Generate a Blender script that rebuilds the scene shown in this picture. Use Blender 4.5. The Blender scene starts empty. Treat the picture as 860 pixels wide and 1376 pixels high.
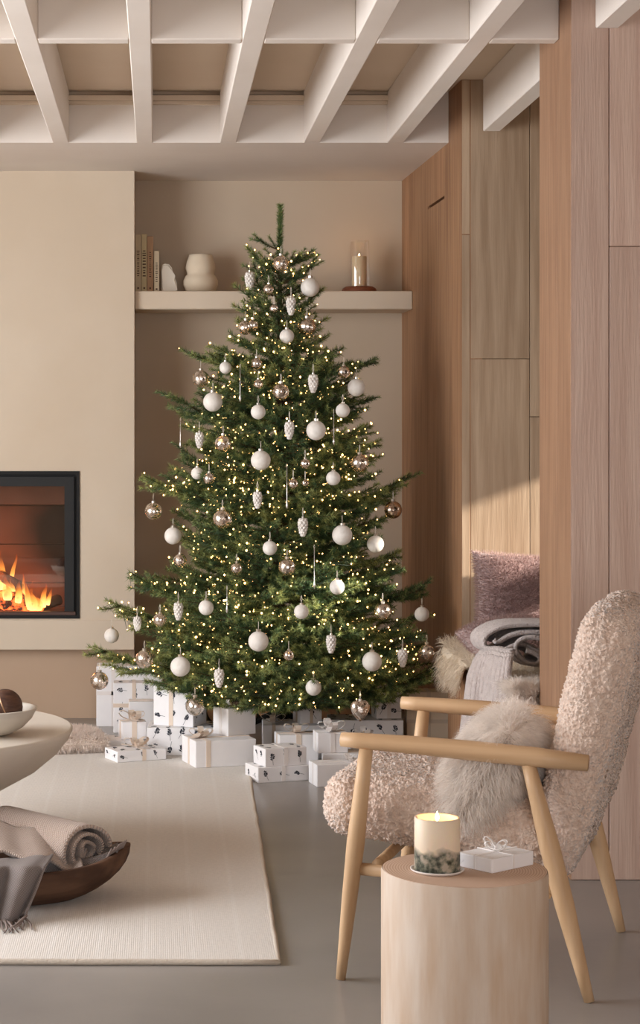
import bpy, bmesh, math, random
import numpy as np
from mathutils import Vector, Matrix, noise, Euler

# ------------------------------------------------------------------ camera, world, light, exposure
F, CX, HY, EYE = 2700.0, 211.0, 578.0, 1.288      # focal length (px), vanishing point (px), eye height (m)
scene = bpy.context.scene
C = scene.collection
PI = math.pi
cam = bpy.data.cameras.new('camera'); camo = bpy.data.objects.new('camera', cam); C.objects.link(camo)
camo.location = (0, 0, EYE); camo.rotation_euler = (PI/2, 0, 0)
cam.sensor_fit = 'HORIZONTAL'; cam.sensor_width = 36.0; cam.lens = F/860*36
cam.shift_x = (430-CX)/860; cam.shift_y = -(688-HY)/860
cam.clip_start = 0.05; cam.clip_end = 100
scene.camera = camo
scene.view_settings.view_transform = 'Standard'; scene.view_settings.look = 'None'
scene.view_settings.gamma = 1; scene.view_settings.use_curve_mapping = False
scene.view_settings.exposure = -0.1
scene.cycles.max_bounces = 10; scene.cycles.diffuse_bounces = 5; scene.cycles.glossy_bounces = 5
scene.cycles.transmission_bounces = 8; scene.cycles.transparent_max_bounces = 12
scene.cycles.caustics_reflective = False; scene.cycles.caustics_refractive = False
scene.cycles.sample_clamp_indirect = 6.0

world = bpy.data.worlds.new('world'); scene.world = world; world.use_nodes = True
bg = world.node_tree.nodes['Background']; bg.inputs[0].default_value = (0.80, 0.88, 1.0, 1); bg.inputs[1].default_value = 1.0

def lamp(name, kind, loc, rot, energy, color, **kw):
    l = bpy.data.lights.new(name, kind); l.energy = energy; l.color = color
    for k, v in kw.items(): setattr(l, k, v)
    o = bpy.data.objects.new(name, l); C.objects.link(o); o.location = loc; o.rotation_euler = rot
    return o
SUN = Vector((-1.0, 0.25, -0.39)).normalized()
lamp('sun', 'SUN', (5, 0, 5), SUN.to_track_quat('-Z', 'Y').to_euler(), 15.0, (1.0, 0.93, 0.83), angle=math.radians(2.0))
# daylight standing in the openings of the windows
lamp('window_daylight_left', 'AREA', (-3.02, 5.2, 1.45), (0, -PI/2, 0), 200, (0.96, 0.97, 1.0), shape='RECTANGLE', size=1.9, size_y=3.0)
lamp('window_daylight_behind', 'AREA', (1.0, -2.38, 1.45), (PI/2, 0, 0), 125, (0.97, 0.97, 1.0), shape='RECTANGLE', size=3.0, size_y=1.9)
lamp('window_daylight_nook', 'AREA', (2.55, 7.32, 1.295), (0, PI/2, 0), 5, (1.0, 0.97, 0.93), shape='RECTANGLE', size=0.6, size_y=0.55)

# ------------------------------------------------------------------ helpers
def P(px, py, d): return Vector(((px-CX)*d/F, d, EYE-(py-HY)*d/F))
def G(px, py):                                     # pixel -> point on the floor
    d = EYE*F/(py-HY); return Vector(((px-CX)*d/F, d, 0))

def link(o, parent=None):
    C.objects.link(o)
    if parent is not None: o.parent = parent
    return o
def meshobj(name, V, Fc, m, parent=None, smooth=False, kind=None):
    me = bpy.data.meshes.new(name); me.from_pydata([tuple(v) for v in V], [], [tuple(f) for f in Fc]); me.update()
    if smooth: me.polygons.foreach_set('use_smooth', [True]*len(me.polygons))
    for mm in (m if isinstance(m, (list, tuple)) else [m]): me.materials.append(mm)
    o = bpy.data.objects.new(name, me); link(o, parent)
    if kind: o['kind'] = kind
    return o
def tag(o, label, cat, group=None):
    o['label'] = label; o['category'] = cat
    if group: o['group'] = group
    return o
def thing(name, label, cat, loc=(0, 0, 0), rotz=0, group=None):
    o = bpy.data.objects.new(name, None); link(o); o.empty_display_size = 0.05
    o.location = loc; o.rotation_euler = (0, 0, rotz)
    return tag(o, label, cat, group)
def struct(o): o['kind'] = 'structure'; return o
def empty_struct(name): return struct(link(bpy.data.objects.new(name, None)))
def join(*parts):
    V, Fc = [], []
    for v, f in parts:
        n = len(V); V += [tuple(p) for p in v]; Fc += [tuple(i+n for i in q) for q in f]
    return V, Fc
def xf(part, M):
    return [tuple(M @ Vector(v)) for v in part[0]], part[1]
def T(x, y, z): return Matrix.Translation((x, y, z))
def R(a, ax): return Matrix.Rotation(a, 4, ax)
def box(x0, x1, y0, y1, z0, z1):
    V = [(x0,y0,z0),(x1,y0,z0),(x1,y1,z0),(x0,y1,z0),(x0,y0,z1),(x1,y0,z1),(x1,y1,z1),(x0,y1,z1)]
    return V, [(0,3,2,1),(4,5,6,7),(0,1,5,4),(1,2,6,5),(2,3,7,6),(3,0,4,7)]
def bbox(x0, x1, y0, y1, z0, z1, b=0.004, seg=1):
    bm = bmesh.new(); V, Fc = box(x0, x1, y0, y1, z0, z1)
    vs = [bm.verts.new(v) for v in V]
    for f in Fc: bm.faces.new([vs[i] for i in f])
    bmesh.ops.bevel(bm, geom=bm.edges[:], offset=b, segments=seg, affect='EDGES', profile=0.6)
    bm.verts.index_update()
    r = ([tuple(v.co) for v in bm.verts], [tuple(v.index for v in f.verts) for f in bm.faces]); bm.free()
    return r
def prism(poly, z0, z1):                           # polygon (x,y) counter-clockwise
    n = len(poly)
    V = [(x, y, z0) for x, y in poly]+[(x, y, z1) for x, y in poly]
    return V, [tuple(range(n-1, -1, -1)), tuple(range(n, 2*n))]+[(i, (i+1) % n, n+(i+1) % n, n+i) for i in range(n)]
def lathe(prof, n=32, cap=True):
    V, Fc = [], []
    for r, z in prof:
        for k in range(n):
            a = 2*PI*k/n; V.append((r*math.cos(a), r*math.sin(a), z))
    for i in range(len(prof)-1):
        for k in range(n):
            a, b = i*n+k, i*n+(k+1) % n; Fc.append((a, b, b+n, a+n))
    if cap:
        Fc.append(tuple(range(n-1, -1, -1))); m = (len(prof)-1)*n; Fc.append(tuple(range(m, m+n)))
    return V, Fc
def tube(pts, rad, n=10, cap=True):
    pts = [Vector(p) for p in pts]; k = len(pts)
    rad = [rad]*k if not isinstance(rad, (list, tuple)) else rad
    V, Fc = [], []; up = None
    for i, p in enumerate(pts):
        t = (pts[min(i+1, k-1)]-pts[max(i-1, 0)]).normalized()
        if up is None: up = Vector((0, 0, 1)) if abs(t.z) < 0.9 else Vector((1, 0, 0))
        a = t.cross(up).normalized(); b = a.cross(t).normalized(); up = b
        r = rad[i]; rx, ry = r if isinstance(r, tuple) else (r, r)
        for j in range(n):
            w = 2*PI*j/n; V.append(tuple(p+a*math.cos(w)*rx+b*math.sin(w)*ry))
    for i in range(k-1):
        for j in range(n):
            a0, b0 = i*n+j, i*n+(j+1) % n; Fc.append((a0, b0, b0+n, a0+n))
    if cap: Fc.append(tuple(range(n-1, -1, -1))); Fc.append(tuple(range((k-1)*n, k*n)))
    return V, Fc
def strip(pts, side, w, th=0.0008):                # a ribbon along pts, `side` = width direction(s)
    V, Fc = [], []; k = len(pts)
    for i, p in enumerate(pts):
        p = Vector(p); s = Vector(side[i] if isinstance(side, list) else side).normalized()
        t = (Vector(pts[min(i+1, k-1)])-Vector(pts[max(i-1, 0)])).normalized(); nn = s.cross(t).normalized()*th/2
        V += [p-s*w/2-nn, p+s*w/2-nn, p+s*w/2+nn, p-s*w/2+nn]
    for i in range(k-1):
        a = i*4
        for j in range(4): Fc.append((a+j, a+(j+1) % 4, a+4+(j+1) % 4, a+4+j))
    Fc += [(3, 2, 1, 0), (4*k-4, 4*k-3, 4*k-2, 4*k-1)]
    return V, Fc
def grid(fn, nu, nv, th=0.0, closed=False):        # surface fn(u,v)->Vector, thickened along its normal
    Pn = np.array([[fn(i/(nu-1), j/(nv-1)) for j in range(nv)] for i in range(nu)], float)
    du = np.gradient(Pn, axis=0); dv = np.gradient(Pn, axis=1)
    nn = np.cross(du, dv); nn /= np.linalg.norm(nn, axis=2, keepdims=True)+1e-9
    A = Pn.reshape(-1, 3)
    idx = lambda i, j: i*nv+j
    Fc = [(idx(i, j), idx(i+1, j), idx(i+1, j+1), idx(i, j+1)) for i in range(nu-1) for j in range(nv-1)]
    if th == 0: return A.tolist(), Fc
    B = (Pn-nn*th).reshape(-1, 3); n = nu*nv
    Fb = [tuple(n+i for i in reversed(f)) for f in Fc]
    edge = [idx(i, 0) for i in range(nu)]+[idx(nu-1, j) for j in range(1, nv)]+[idx(i, nv-1) for i in range(nu-2, -1, -1)]+[idx(0, j) for j in range(nv-2, 0, -1)]
    Fe = [(edge[k], edge[k-1], n+edge[k-1], n+edge[k]) for k in range(len(edge))]
    return np.vstack([A, B]).tolist(), Fc+Fb+Fe
def rbox(sx, sy, sz, r, res):                      # rounded box of quads, evenly divided; returns V, F, normals
    h = np.array([sx, sy, sz])/2; inner = h-r; V, Nn, Fc, key = [], [], [], {}
    def add(p):
        k = tuple(np.round(p, 5))
        if k in key: return key[k]
        q = np.clip(p, -inner, inner); n = p-q; n = n/(np.linalg.norm(n)+1e-9)
        key[k] = len(V); V.append(q+n*r); Nn.append(n); return key[k]
    for ax in range(3):
        u, v = (ax+1) % 3, (ax+2) % 3
        nu, nv = max(2, int(2*h[u]/res)), max(2, int(2*h[v]/res))
        for s in (-1, 1):
            g = []
            for i in range(nu+1):
                row = []
                for j in range(nv+1):
                    p = np.zeros(3); p[ax] = s*h[ax]; p[u] = -h[u]+2*h[u]*i/nu; p[v] = -h[v]+2*h[v]*j/nv
                    row.append(add(p))
                g.append(row)
            for i in range(nu):
                for j in range(nv):
                    f = (g[i][j], g[i+1][j], g[i+1][j+1], g[i][j+1]); Fc.append(f if s > 0 else f[::-1])
    return np.array(V), Fc, np.array(Nn)
def strands(roots, dirs, L, w, seg=3, wave=0.25, droop=0.5, seed=0):   # many tapering hairs as one mesh
    rng = np.random.default_rng(seed); n = len(roots)
    L = L*rng.uniform(0.65, 1.15, n)[:, None]
    d = dirs+rng.normal(0, 0.28, (n, 3)); d /= np.linalg.norm(d, axis=1, keepdims=True)
    side = np.cross(d, rng.normal(0, 1, (n, 3))); side /= np.linalg.norm(side, axis=1, keepdims=True)
    oth = np.cross(d, side); ph = rng.uniform(0, 6.28, n)[:, None]
    rows = []; p = roots.copy()
    for k in range(seg+1):
        t = k/seg
        ww = w*(1-0.8*t)
        c = p+side*0.0+oth*(np.sin(ph+t*7)*wave*L*0.18*t)
        if k < seg: rows.append((c-side*ww/2, c+side*ww/2))
        else: rows.append((c,))
        d2 = d+np.array([0, 0, -1.0])*droop*(t+0.15); d2 /= np.linalg.norm(d2, axis=1, keepdims=True)
        p = p+d2*L/seg
    V = np.concatenate([np.stack([r for row in rows for r in row], 1).reshape(-1, 3)])
    m = 2*seg+1; base = (np.arange(n)*m)[:, None]
    Fq = []
    for k in range(seg-1): Fq.append(base+np.array([2*k, 2*k+1, 2*k+3, 2*k+2]))
    quads = np.concatenate(Fq) if Fq else np.zeros((0, 4), int)
    tris = base+np.array([2*seg-2, 2*seg-1, 2*seg])
    return V.tolist(), quads.tolist()+tris.tolist()

# ------------------------------------------------------------------ materials
MATS = {}
def newmat(name):
    m = bpy.data.materials.new(name); m.use_nodes = True; nt = m.node_tree
    return m, nt, nt.nodes['Principled BSDF']
def lin(c):
    return tuple((x/12.92 if x <= 0.04045 else ((x+0.055)/1.055)**2.4) for x in c)
def hexc(r, g, b): return lin((r/255, g/255, b/255))
def pm(name, col, rough=0.6, col2=None, scale=6, stretch=(1, 1, 1), detail=4, bump=0.0, bscale=60, bstretch=(1, 1, 1), rnd=0.0,
       metallic=0.0, spec=0.4, sheen=0.0, trans=0.0, sub=0.0, emit=None, estr=0.0, voro=False, coat=0.0, lo=0.35, hi=0.65):
    if name in MATS: return MATS[name]
    m, nt, b = newmat(name); N = nt.nodes.new; Lk = nt.links.new
    b.inputs['Roughness'].default_value = rough; b.inputs['Metallic'].default_value = metallic
    b.inputs['Specular IOR Level'].default_value = spec
    b.inputs['Base Color'].default_value = (*col, 1)
    if sheen: b.inputs['Sheen Weight'].default_value = sheen; b.inputs['Sheen Roughness'].default_value = 0.5
    if trans: b.inputs['Transmission Weight'].default_value = trans
    if sub: b.inputs['Subsurface Weight'].default_value = sub; b.inputs['Subsurface Radius'].default_value = (0.02, 0.012, 0.006)
    if coat: b.inputs['Coat Weight'].default_value = coat
    if emit: b.inputs['Emission Color'].default_value = (*emit, 1); b.inputs['Emission Strength'].default_value = estr
    tc = N('ShaderNodeTexCoord'); src = tc.outputs['Object']
    if rnd:
        oi = N('ShaderNodeObjectInfo'); ad = N('ShaderNodeVectorMath'); ad.operation = 'ADD'
        sc = N('ShaderNodeMath'); sc.operation = 'MULTIPLY'; sc.inputs[1].default_value = 37.0
        Lk(oi.outputs['Random'], sc.inputs[0]); Lk(src, ad.inputs[0]); Lk(sc.outputs[0], ad.inputs[1]); src = ad.outputs[0]
    out = None
    if col2 is not None:
        mp = N('ShaderNodeMapping'); mp.inputs['Scale'].default_value = stretch; Lk(src, mp.inputs['Vector'])
        nz = N('ShaderNodeTexNoise'); nz.inputs['Scale'].default_value = scale; nz.inputs['Detail'].default_value = detail
        Lk(mp.outputs[0], nz.inputs['Vector'])
        rp = N('ShaderNodeValToRGB'); rp.color_ramp.elements[0].position = lo; rp.color_ramp.elements[1].position = hi
        rp.color_ramp.elements[0].color = (*col, 1); rp.color_ramp.elements[1].color = (*col2, 1)
        Lk(nz.outputs['Fac'], rp.inputs[0]); out = rp.outputs[0]
    if rnd:
        hs = N('ShaderNodeHueSaturation'); mr = N('ShaderNodeMapRange'); mr.inputs['To Min'].default_value = 1-rnd; mr.inputs['To Max'].default_value = 1+rnd
        Lk(oi.outputs['Random'], mr.inputs['Value']); Lk(mr.outputs[0], hs.inputs['Value'])
        if out: Lk(out, hs.inputs['Color'])
        else: hs.inputs['Color'].default_value = (*col, 1)
        out = hs.outputs[0]
    if out: Lk(out, b.inputs['Base Color'])
    if bump:
        mp2 = N('ShaderNodeMapping'); mp2.inputs['Scale'].default_value = bstretch; Lk(src, mp2.inputs['Vector'])
        if voro: nb = N('ShaderNodeTexVoronoi'); o2 = nb.outputs['Distance']
        else: nb = N('ShaderNodeTexNoise'); nb.inputs['Detail'].default_value = 5; o2 = nb.outputs['Fac']
        nb.inputs['Scale'].default_value = bscale; Lk(mp2.outputs[0], nb.inputs['Vector'])
        bp = N('ShaderNodeBump'); bp.inputs['Strength'].default_value = bump; bp.inputs['Distance'].default_value = 0.01
        Lk(o2, bp.inputs['Height']); Lk(bp.outputs[0], b.inputs['Normal'])
    MATS[name] = m; return m
def wood(name, c1, c2, scale=3.0, axis='z', rough=0.55, bump=0.12, rnd=0.10, spec=0.3, dense=16):
    st = {'z': (dense, dense, 0.9), 'x': (0.9, dense, dense), 'y': (dense, 0.9, dense)}[axis]
    return pm(name, c1, rough, c2, scale, st, 6, bump, 9, st, rnd, spec=spec)
def emis(name, col, s):
    if name in MATS: return MATS[name]
    m = bpy.data.materials.new(name); m.use_nodes = True; nt = m.node_tree; nt.nodes.clear()
    o = nt.nodes.new('ShaderNodeOutputMaterial'); e = nt.nodes.new('ShaderNodeEmission')
    e.inputs[0].default_value = (*col, 1); e.inputs[1].default_value = s; nt.links.new(e.outputs[0], o.inputs[0])
    MATS[name] = m; return m
def clear_glass(name, tint=(1, 1, 1), mixf=0.10, rough=0.02):       # thin glass: mostly see-through with a glossy coat
    if name in MATS: return MATS[name]
    m = bpy.data.materials.new(name); m.use_nodes = True; nt = m.node_tree; nt.nodes.clear()
    o = nt.nodes.new('ShaderNodeOutputMaterial'); t = nt.nodes.new('ShaderNodeBsdfTransparent'); g = nt.nodes.new('ShaderNodeBsdfGlossy')
    mx = nt.nodes.new('ShaderNodeMixShader'); fr = nt.nodes.new('ShaderNodeValue'); fr.outputs[0].default_value = 0.05
    ad = nt.nodes.new('ShaderNodeMath'); ad.operation = 'ADD'; ad.inputs[1].default_value = mixf
    t.inputs[0].default_value = (*tint, 1); g.inputs['Roughness'].default_value = rough; g.inputs[0].default_value = (1, 1, 1, 1)
    L = nt.links.new; L(fr.outputs[0], ad.inputs[0]); L(ad.outputs[0], mx.inputs[0]); L(t.outputs[0], mx.inputs[1]); L(g.outputs[0], mx.inputs[2]); L(mx.outputs[0], o.inputs[0])
    MATS[name] = m; return m
def mercury(name, col):                            # mottled half-silvered glass
    if name in MATS: return MATS[name]
    m, nt, b = newmat(name); N = nt.nodes.new; L = nt.links.new
    b.inputs['Base Color'].default_value = (*col, 1); b.inputs['Metallic'].default_value = 1.0; b.inputs['Roughness'].default_value = 0.16
    oi = N('ShaderNodeObjectInfo'); tc = N('ShaderNodeTexCoord'); ad = N('ShaderNodeVectorMath'); L(tc.outputs['Object'], ad.inputs[0]); L(oi.outputs['Random'], ad.inputs[1])
    nz = N('ShaderNodeTexNoise'); nz.inputs['Scale'].default_value = 70; nz.inputs['Detail'].default_value = 5; L(ad.outputs[0], nz.inputs['Vector'])
    rp = N('ShaderNodeValToRGB'); rp.color_ramp.elements[0].position = 0.47; rp.color_ramp.elements[1].position = 0.58; L(nz.outputs['Fac'], rp.inputs[0])
    tr = N('ShaderNodeBsdfTransparent'); tr.inputs[0].default_value = (0.93, 0.88, 0.83, 1); mx = N('ShaderNodeMixShader')
    mm = N('ShaderNodeMath'); mm.operation = 'MULTIPLY'; mm.inputs[1].default_value = 0.7; L(rp.outputs[0], mm.inputs[0])
    bp = N('ShaderNodeBump'); bp.inputs['Strength'].default_value = 0.5; bp.inputs['Distance'].default_value = 0.004; L(nz.outputs['Fac'], bp.inputs['Height']); L(bp.outputs[0], b.inputs['Normal'])
    L(mm.outputs[0], mx.inputs[0]); L(b.outputs[0], mx.inputs[1]); L(tr.outputs[0], mx.inputs[2]); L(mx.outputs[0], nt.nodes['Material Output'].inputs[0])
    MATS[name] = m; return m

plaster = pm('plaster', hexc(214, 199, 179), 0.85, hexc(207, 190, 168), 1.6, detail=5, bump=0.05, bscale=14)
plaster_white = pm('white_paint', hexc(230, 221, 212), 0.7, hexc(224, 214, 204), 2.2, bump=0.03, bscale=20)
ceil_mat = pm('ceiling_paint', hexc(224, 207, 187), 0.8, hexc(217, 199, 177), 1.5)
concrete = pm('polished_concrete', hexc(132, 128, 125), 0.28, hexc(162, 157, 152), 1.3, detail=8, bump=0.02, bscale=40, spec=0.5, lo=0.3, hi=0.7)
oak_dark = wood('oak_side_boards', hexc(138, 100, 72), hexc(164, 126, 94), 3.0)
oak_pale = wood('oak_pale_boards', hexc(192, 163, 147), hexc(206, 180, 164), 2.2, bump=0.15)
oak_nook = wood('oak_nook_boards', hexc(162, 136, 110), hexc(184, 159, 133), 2.2)
oak_post_shade = wood('oak_post_shaded_boards', hexc(134, 101, 78), hexc(152, 118, 92), 3.2)  # darkened tone: shade on the pier's side face put into the colour
beech = wood('beech', hexc(196, 160, 122), hexc(212, 178, 140), 2.0, axis='x', rnd=0.03, rough=0.42, bump=0.03)
beech_z = wood('beech_upright', hexc(196, 160, 122), hexc(212, 178, 140), 2.0, axis='z', rnd=0.03, rough=0.42, bump=0.03)
black_metal = pm('black_steel', (0.006, 0.006, 0.006), 0.5, spec=0.25)
grey_metal = pm('dark_grey_steel', (0.022, 0.022, 0.022), 0.55, spec=0.25)
paper = pm('white_wrapping_paper', hexc(245, 243, 243), 0.62, hexc(239, 237, 238), 9, bump=0.03, bscale=22)
paper_cream = pm('cream_wrapping_paper', hexc(222, 205, 182), 0.65, hexc(214, 196, 172), 9, bump=0.03, bscale=22)
print_ink = pm('sprig_ink', (0.03, 0.035, 0.05), 0.7)
ribbon_cream = pm('cream_satin_ribbon', hexc(226, 208, 190), 0.45, sheen=0.3)
ribbon_white = pm('white_satin_ribbon', hexc(236, 230, 226), 0.45, sheen=0.3)
ribbon_tan = pm('tan_satin_ribbon', hexc(203, 186, 166), 0.45, sheen=0.3)

def hairmat(name, col, tr=0.45):
    if name in MATS: return MATS[name]
    m = bpy.data.materials.new(name); m.use_nodes = True; nt = m.node_tree; nt.nodes.clear(); N, L = nt.nodes.new, nt.links.new
    o = N('ShaderNodeOutputMaterial'); d = N('ShaderNodeBsdfDiffuse'); t = N('ShaderNodeBsdfTranslucent'); mx = N('ShaderNodeMixShader'); mx.inputs[0].default_value = tr
    nz = N('ShaderNodeTexNoise'); tc = N('ShaderNodeTexCoord'); nz.inputs['Scale'].default_value = 40; L(tc.outputs['Object'], nz.inputs['Vector'])
    rp = N('ShaderNodeValToRGB'); rp.color_ramp.elements[0].color = (*[c*0.86 for c in col], 1); rp.color_ramp.elements[1].color = (*col, 1); rp.color_ramp.elements[0].position = 0.35; rp.color_ramp.elements[1].position = 0.6
    L(nz.outputs['Fac'], rp.inputs[0]); L(rp.outputs[0], d.inputs[0]); L(rp.outputs[0], t.inputs[0]); L(d.outputs[0], mx.inputs[1]); L(t.outputs[0], mx.inputs[2]); L(mx.outputs[0], o.inputs[0])
    MATS[name] = m; return m
# ------------------------------------------------------------------ the setting
YB, YC, YR, YS = 9.27, 8.92, 8.99, 8.04            # alcove wall, chimney front, recess below it, soffit front
ZS, ZC = 2.438, 2.641                              # beam / soffit underside, ceiling
XL, XR, YF = -3.1, 2.6, -2.5
struct(meshobj('floor', *box(XL-0.2, XR+0.2, YF-0.2, YB+0.3, -0.1, 0), concrete))
cl = empty_struct('ceiling')
meshobj('ceiling_panel', *box(XL-0.2, XR+0.2, YF-0.2, YB+0.3, ZC, ZC+0.1), ceil_mat, cl)
bx = lambda k: 0.953+0.3344*(k-5)
for k in range(-6, 8):
    x = bx(k)
    spans = [(YF, YS)] if k <= 5 else ([(YF, 5.75), (6.22, 7.73)] if k == 6 else [(YF, 5.75)])
    for y0, y1 in spans: meshobj('beam', *bbox(x-0.033, x+0.033, y0, y1, ZS, ZC, 0.003), plaster_white, cl)
    if k <= 5: # cross pieces between the beams
        xe = bx(k+1)-0.033 if k < 5 else 1.184
        for yc in ((5.695/2600*2700, 3.9, 2.0, 0.2) if k <= 5 else ()):
            meshobj('cross_beam', *bbox(x+0.033, xe, yc, yc+0.066, ZS, ZC, 0.003), plaster_white, cl)
        meshobj('cornice_rail', *join(box(x+0.033, xe if k < 5 else bx(5)+0.3, YS-0.012, YS, ZC-0.012, ZC), box(x+0.033, xe, YS-0.045, YS, ZC-0.040, ZC-0.020), box(x+0.033, xe, YS-0.03, YS, ZC-0.052, ZC-0.041)), ceil_mat, cl) if k < 5 else None
struct(meshobj('trim_1', *box(XL, 1.166, YS, YB+0.1, ZS, ZC), plaster_white))['label'] = 'plain plaster soffit over the alcove'
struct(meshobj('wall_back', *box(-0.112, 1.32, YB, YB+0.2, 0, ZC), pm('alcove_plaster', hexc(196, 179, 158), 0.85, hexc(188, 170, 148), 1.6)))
# chimney breast with the fire opening
ox0, ox1 = -1.62, (107-CX)*YC/F
oz0, oz1 = EYE-(831-HY)*YC/F, EYE-(633-HY)*YC/F
hz = EYE-(873-HY)*YC/F
cx1 = (180.5-CX)*YC/F
struct(meshobj('wall_fireplace', *join(box(XL, ox0, YC, YB+0.1, hz, ZS), box(ox1, cx1, YC, YB+0.1, hz, ZS), box(ox0, ox1, YC, YB+0.1, oz1, ZS), box(ox0, ox1, YC, YB+0.1, hz, oz0)), plaster))
struct(meshobj('trim_2', *bbox(XL, cx1, YC-0.008, YC, hz, oz0-0.006, 0.002), plaster))['label'] = 'plaster hearth band below the fire'
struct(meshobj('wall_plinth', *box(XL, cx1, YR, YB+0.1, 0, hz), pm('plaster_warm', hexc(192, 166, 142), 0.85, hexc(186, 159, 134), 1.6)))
# alcove shelf
SY = 8.95; sz1, sz0 = EYE-(391-HY)*SY/F, EYE-(415.5-HY)*SY/F
struct(meshobj('trim_3', *bbox(cx1+0.001, 1.139, SY, YB, sz0, sz1, 0.004), plaster))['label'] = 'thick plaster shelf across the alcove'
# timber side wall beside the alcove (each board its own piece)
wr = empty_struct('wall_right')
A0, A1 = Vector((1.13, YB, 0)), Vector((1.175, 7.756, 0))
def side_x(y): return A0.x+(A1.x-A0.x)*(YB-y)/(YB-A1.y)
def px_to_side(px):                                # where the pixel column meets that wall
    s = (px-CX)/F; k = (A1.x-A0.x)/(YB-A1.y); return (A0.x+k*YB)/(s+k)
cols = [540, 552, 563, 575, 586, 597, 607, 620.5]
ys = [YB]+[px_to_side(c) for c in cols[1:-1]]+[7.756]
def side_board(y0, y1, z0, z1, dx=0.0, mat=oak_dark):
    g = 0.0006
    a, b = y0-g, y1+g
    poly = [(side_x(a)+dx, a), (side_x(b)+dx, b), (side_x(b)+0.08, b), (side_x(a)+0.08, a)]
    return meshobj('board', *prism(poly[::-1] if False else poly, z0, z1), mat, wr)
zslit = lambda px, py: EYE-(py-HY)*px_to_side(px)/F
zd = zslit(585, 273)
for i in range(len(ys)-1):
    if cols[i] in (575, 586):
        side_board(ys[i], ys[i+1], 0, zd-0.006); side_board(ys[i], ys[i+1], zd+0.006, ZC)
    else: side_board(ys[i], ys[i+1], 0, ZC)
meshobj('wall_core', *prism([(side_x(YB)+0.082, YB), (side_x(7.76)+0.082, 7.772), (XR, 7.772), (XR, YB+0.1)], 0, ZC), pm('dark_gap', (0.03, 0.02, 0.015), 0.9), wr)
# boards facing the window seat
YN = 7.756
nb = [(1.1752, (632-CX)*YN/F), ((632-CX)*YN/F, (712-CX)*YN/F), ((712-CX)*YN/F, 1.62), (1.62, 1.86), (1.86, 2.10), (2.10, 2.34), (2.34, XR)]
cuts = [[315], [482], [560], [400], [], [520], []]
for (x0, x1), cu in zip(nb, cuts):
    zz = [0]+sorted(EYE-(c-HY)*YN/F for c in cu)+[ZC]
    for z0, z1 in zip(zz[:-1], zz[1:]):
        meshobj('board', *bbox(x0+0.0012, x1-0.0012, YN, YN+0.015, z0+0.001, z1-0.001, 0.0015), oak_nook, wr)
# the timber pier and the panelled wall it starts
PY0, PY1, PX = 5.75, 6.22, 1.184
pw = empty_struct('wall_pier')
meshobj('wall_core', *box(PX+0.022, XR, PY0+0.022, PY1-0.004, 0, ZC), MATS['dark_gap'], pw)
for a, b in ((PY0, PY0+0.20), (PY0+0.20, PY1)):
    meshobj('board', *bbox(PX, PX+0.02, a+0.0005, b-0.0005, 0, ZC, 0.001), oak_post_shade, pw)
xs = [PX+0.001, (818.5-CX)*PY0/F, 1.52, 1.74, 1.97, 2.2, 2.42, XR]
for i in range(len(xs)-1):
    zc = EYE-((331, 331, 700, 450, 260, 600, 500)[i]-HY)*PY0/F
    zz = [0, zc, ZC] if i else [0, ZC]
    for z0, z1 in zip(zz[:-1], zz[1:]):
        meshobj('board', *bbox(xs[i]+(0.0012 if i else 0), xs[i+1]-0.0012, PY0, PY0+0.02, z0+0.0008, z1-0.0008, 0.0015), oak_pale, pw)
# outer walls with their windows
def wall_with_window(name, fixed, axis, a0, a1, w0, w1, z0, z1, th, mat):
    def bxx(p, q, s, t): return box(p, q, fixed, fixed+th, s, t) if axis == 'x' else box(fixed, fixed+th, p, q, s, t)
    return struct(meshobj(name, *join(bxx(a0, w0, 0, ZC), bxx(w1, a1, 0, ZC), bxx(w0, w1, 0, z0), bxx(w0, w1, z1, ZC)), mat))
wall_with_window('wall_left', XL-0.2, 'y', YF-0.2, YB+0.3, 3.7, 6.7, 0.5, 2.4, 0.2, plaster)
wall_with_window('wall_front', YF-0.2, 'x', XL, XR, -0.4, 2.4, 0.5, 2.4, 0.2, plaster)
wall_with_window('wall_nook', XR, 'y', YF-0.2, YB+0.3, 7.02, 7.62, 0.98, 1.61, 0.08, oak_nook)
def frame(name, fixed, axis, w0, w1, z0, z1, n, mat, th=0.05):
    o = empty_struct(name)
    def bxx(p, q, s, t): return box(p, q, fixed, fixed+th, s, t) if axis == 'x' else box(fixed, fixed+th, p, q, s, t)
    meshobj('window_frame', *join(bxx(w0, w1, z0, z0+0.05), bxx(w0, w1, z1-0.05, z1), bxx(w0, w0+0.05, z0+0.05, z1-0.05), bxx(w1-0.05, w1, z0+0.05, z1-0.05)), mat, o)
    for k in range(1, n):
        c = w0+(w1-w0)*k/n; meshobj('mullion', *bxx(c-0.02, c+0.02, z0+0.05, z1-0.05), mat, o)
    return o
frame('window_1', XL-0.15, 'y', 3.7, 6.7, 0.5, 2.4, 3, black_metal)
frame('window_2', YF-0.15, 'x', -0.4, 2.4, 0.5, 2.4, 3, black_metal)
w3 = frame('window_3', XR+0.02, 'y', 7.02, 7.62, 0.98, 1.61, 1, oak_nook)
meshobj('added_sun_blocker', *box(XR+0.02, XR+0.07, 7.07, 7.57, 1.11, 1.23), oak_nook, w3)  # unseen bar added to keep the sun off the pillow's lower part

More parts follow.
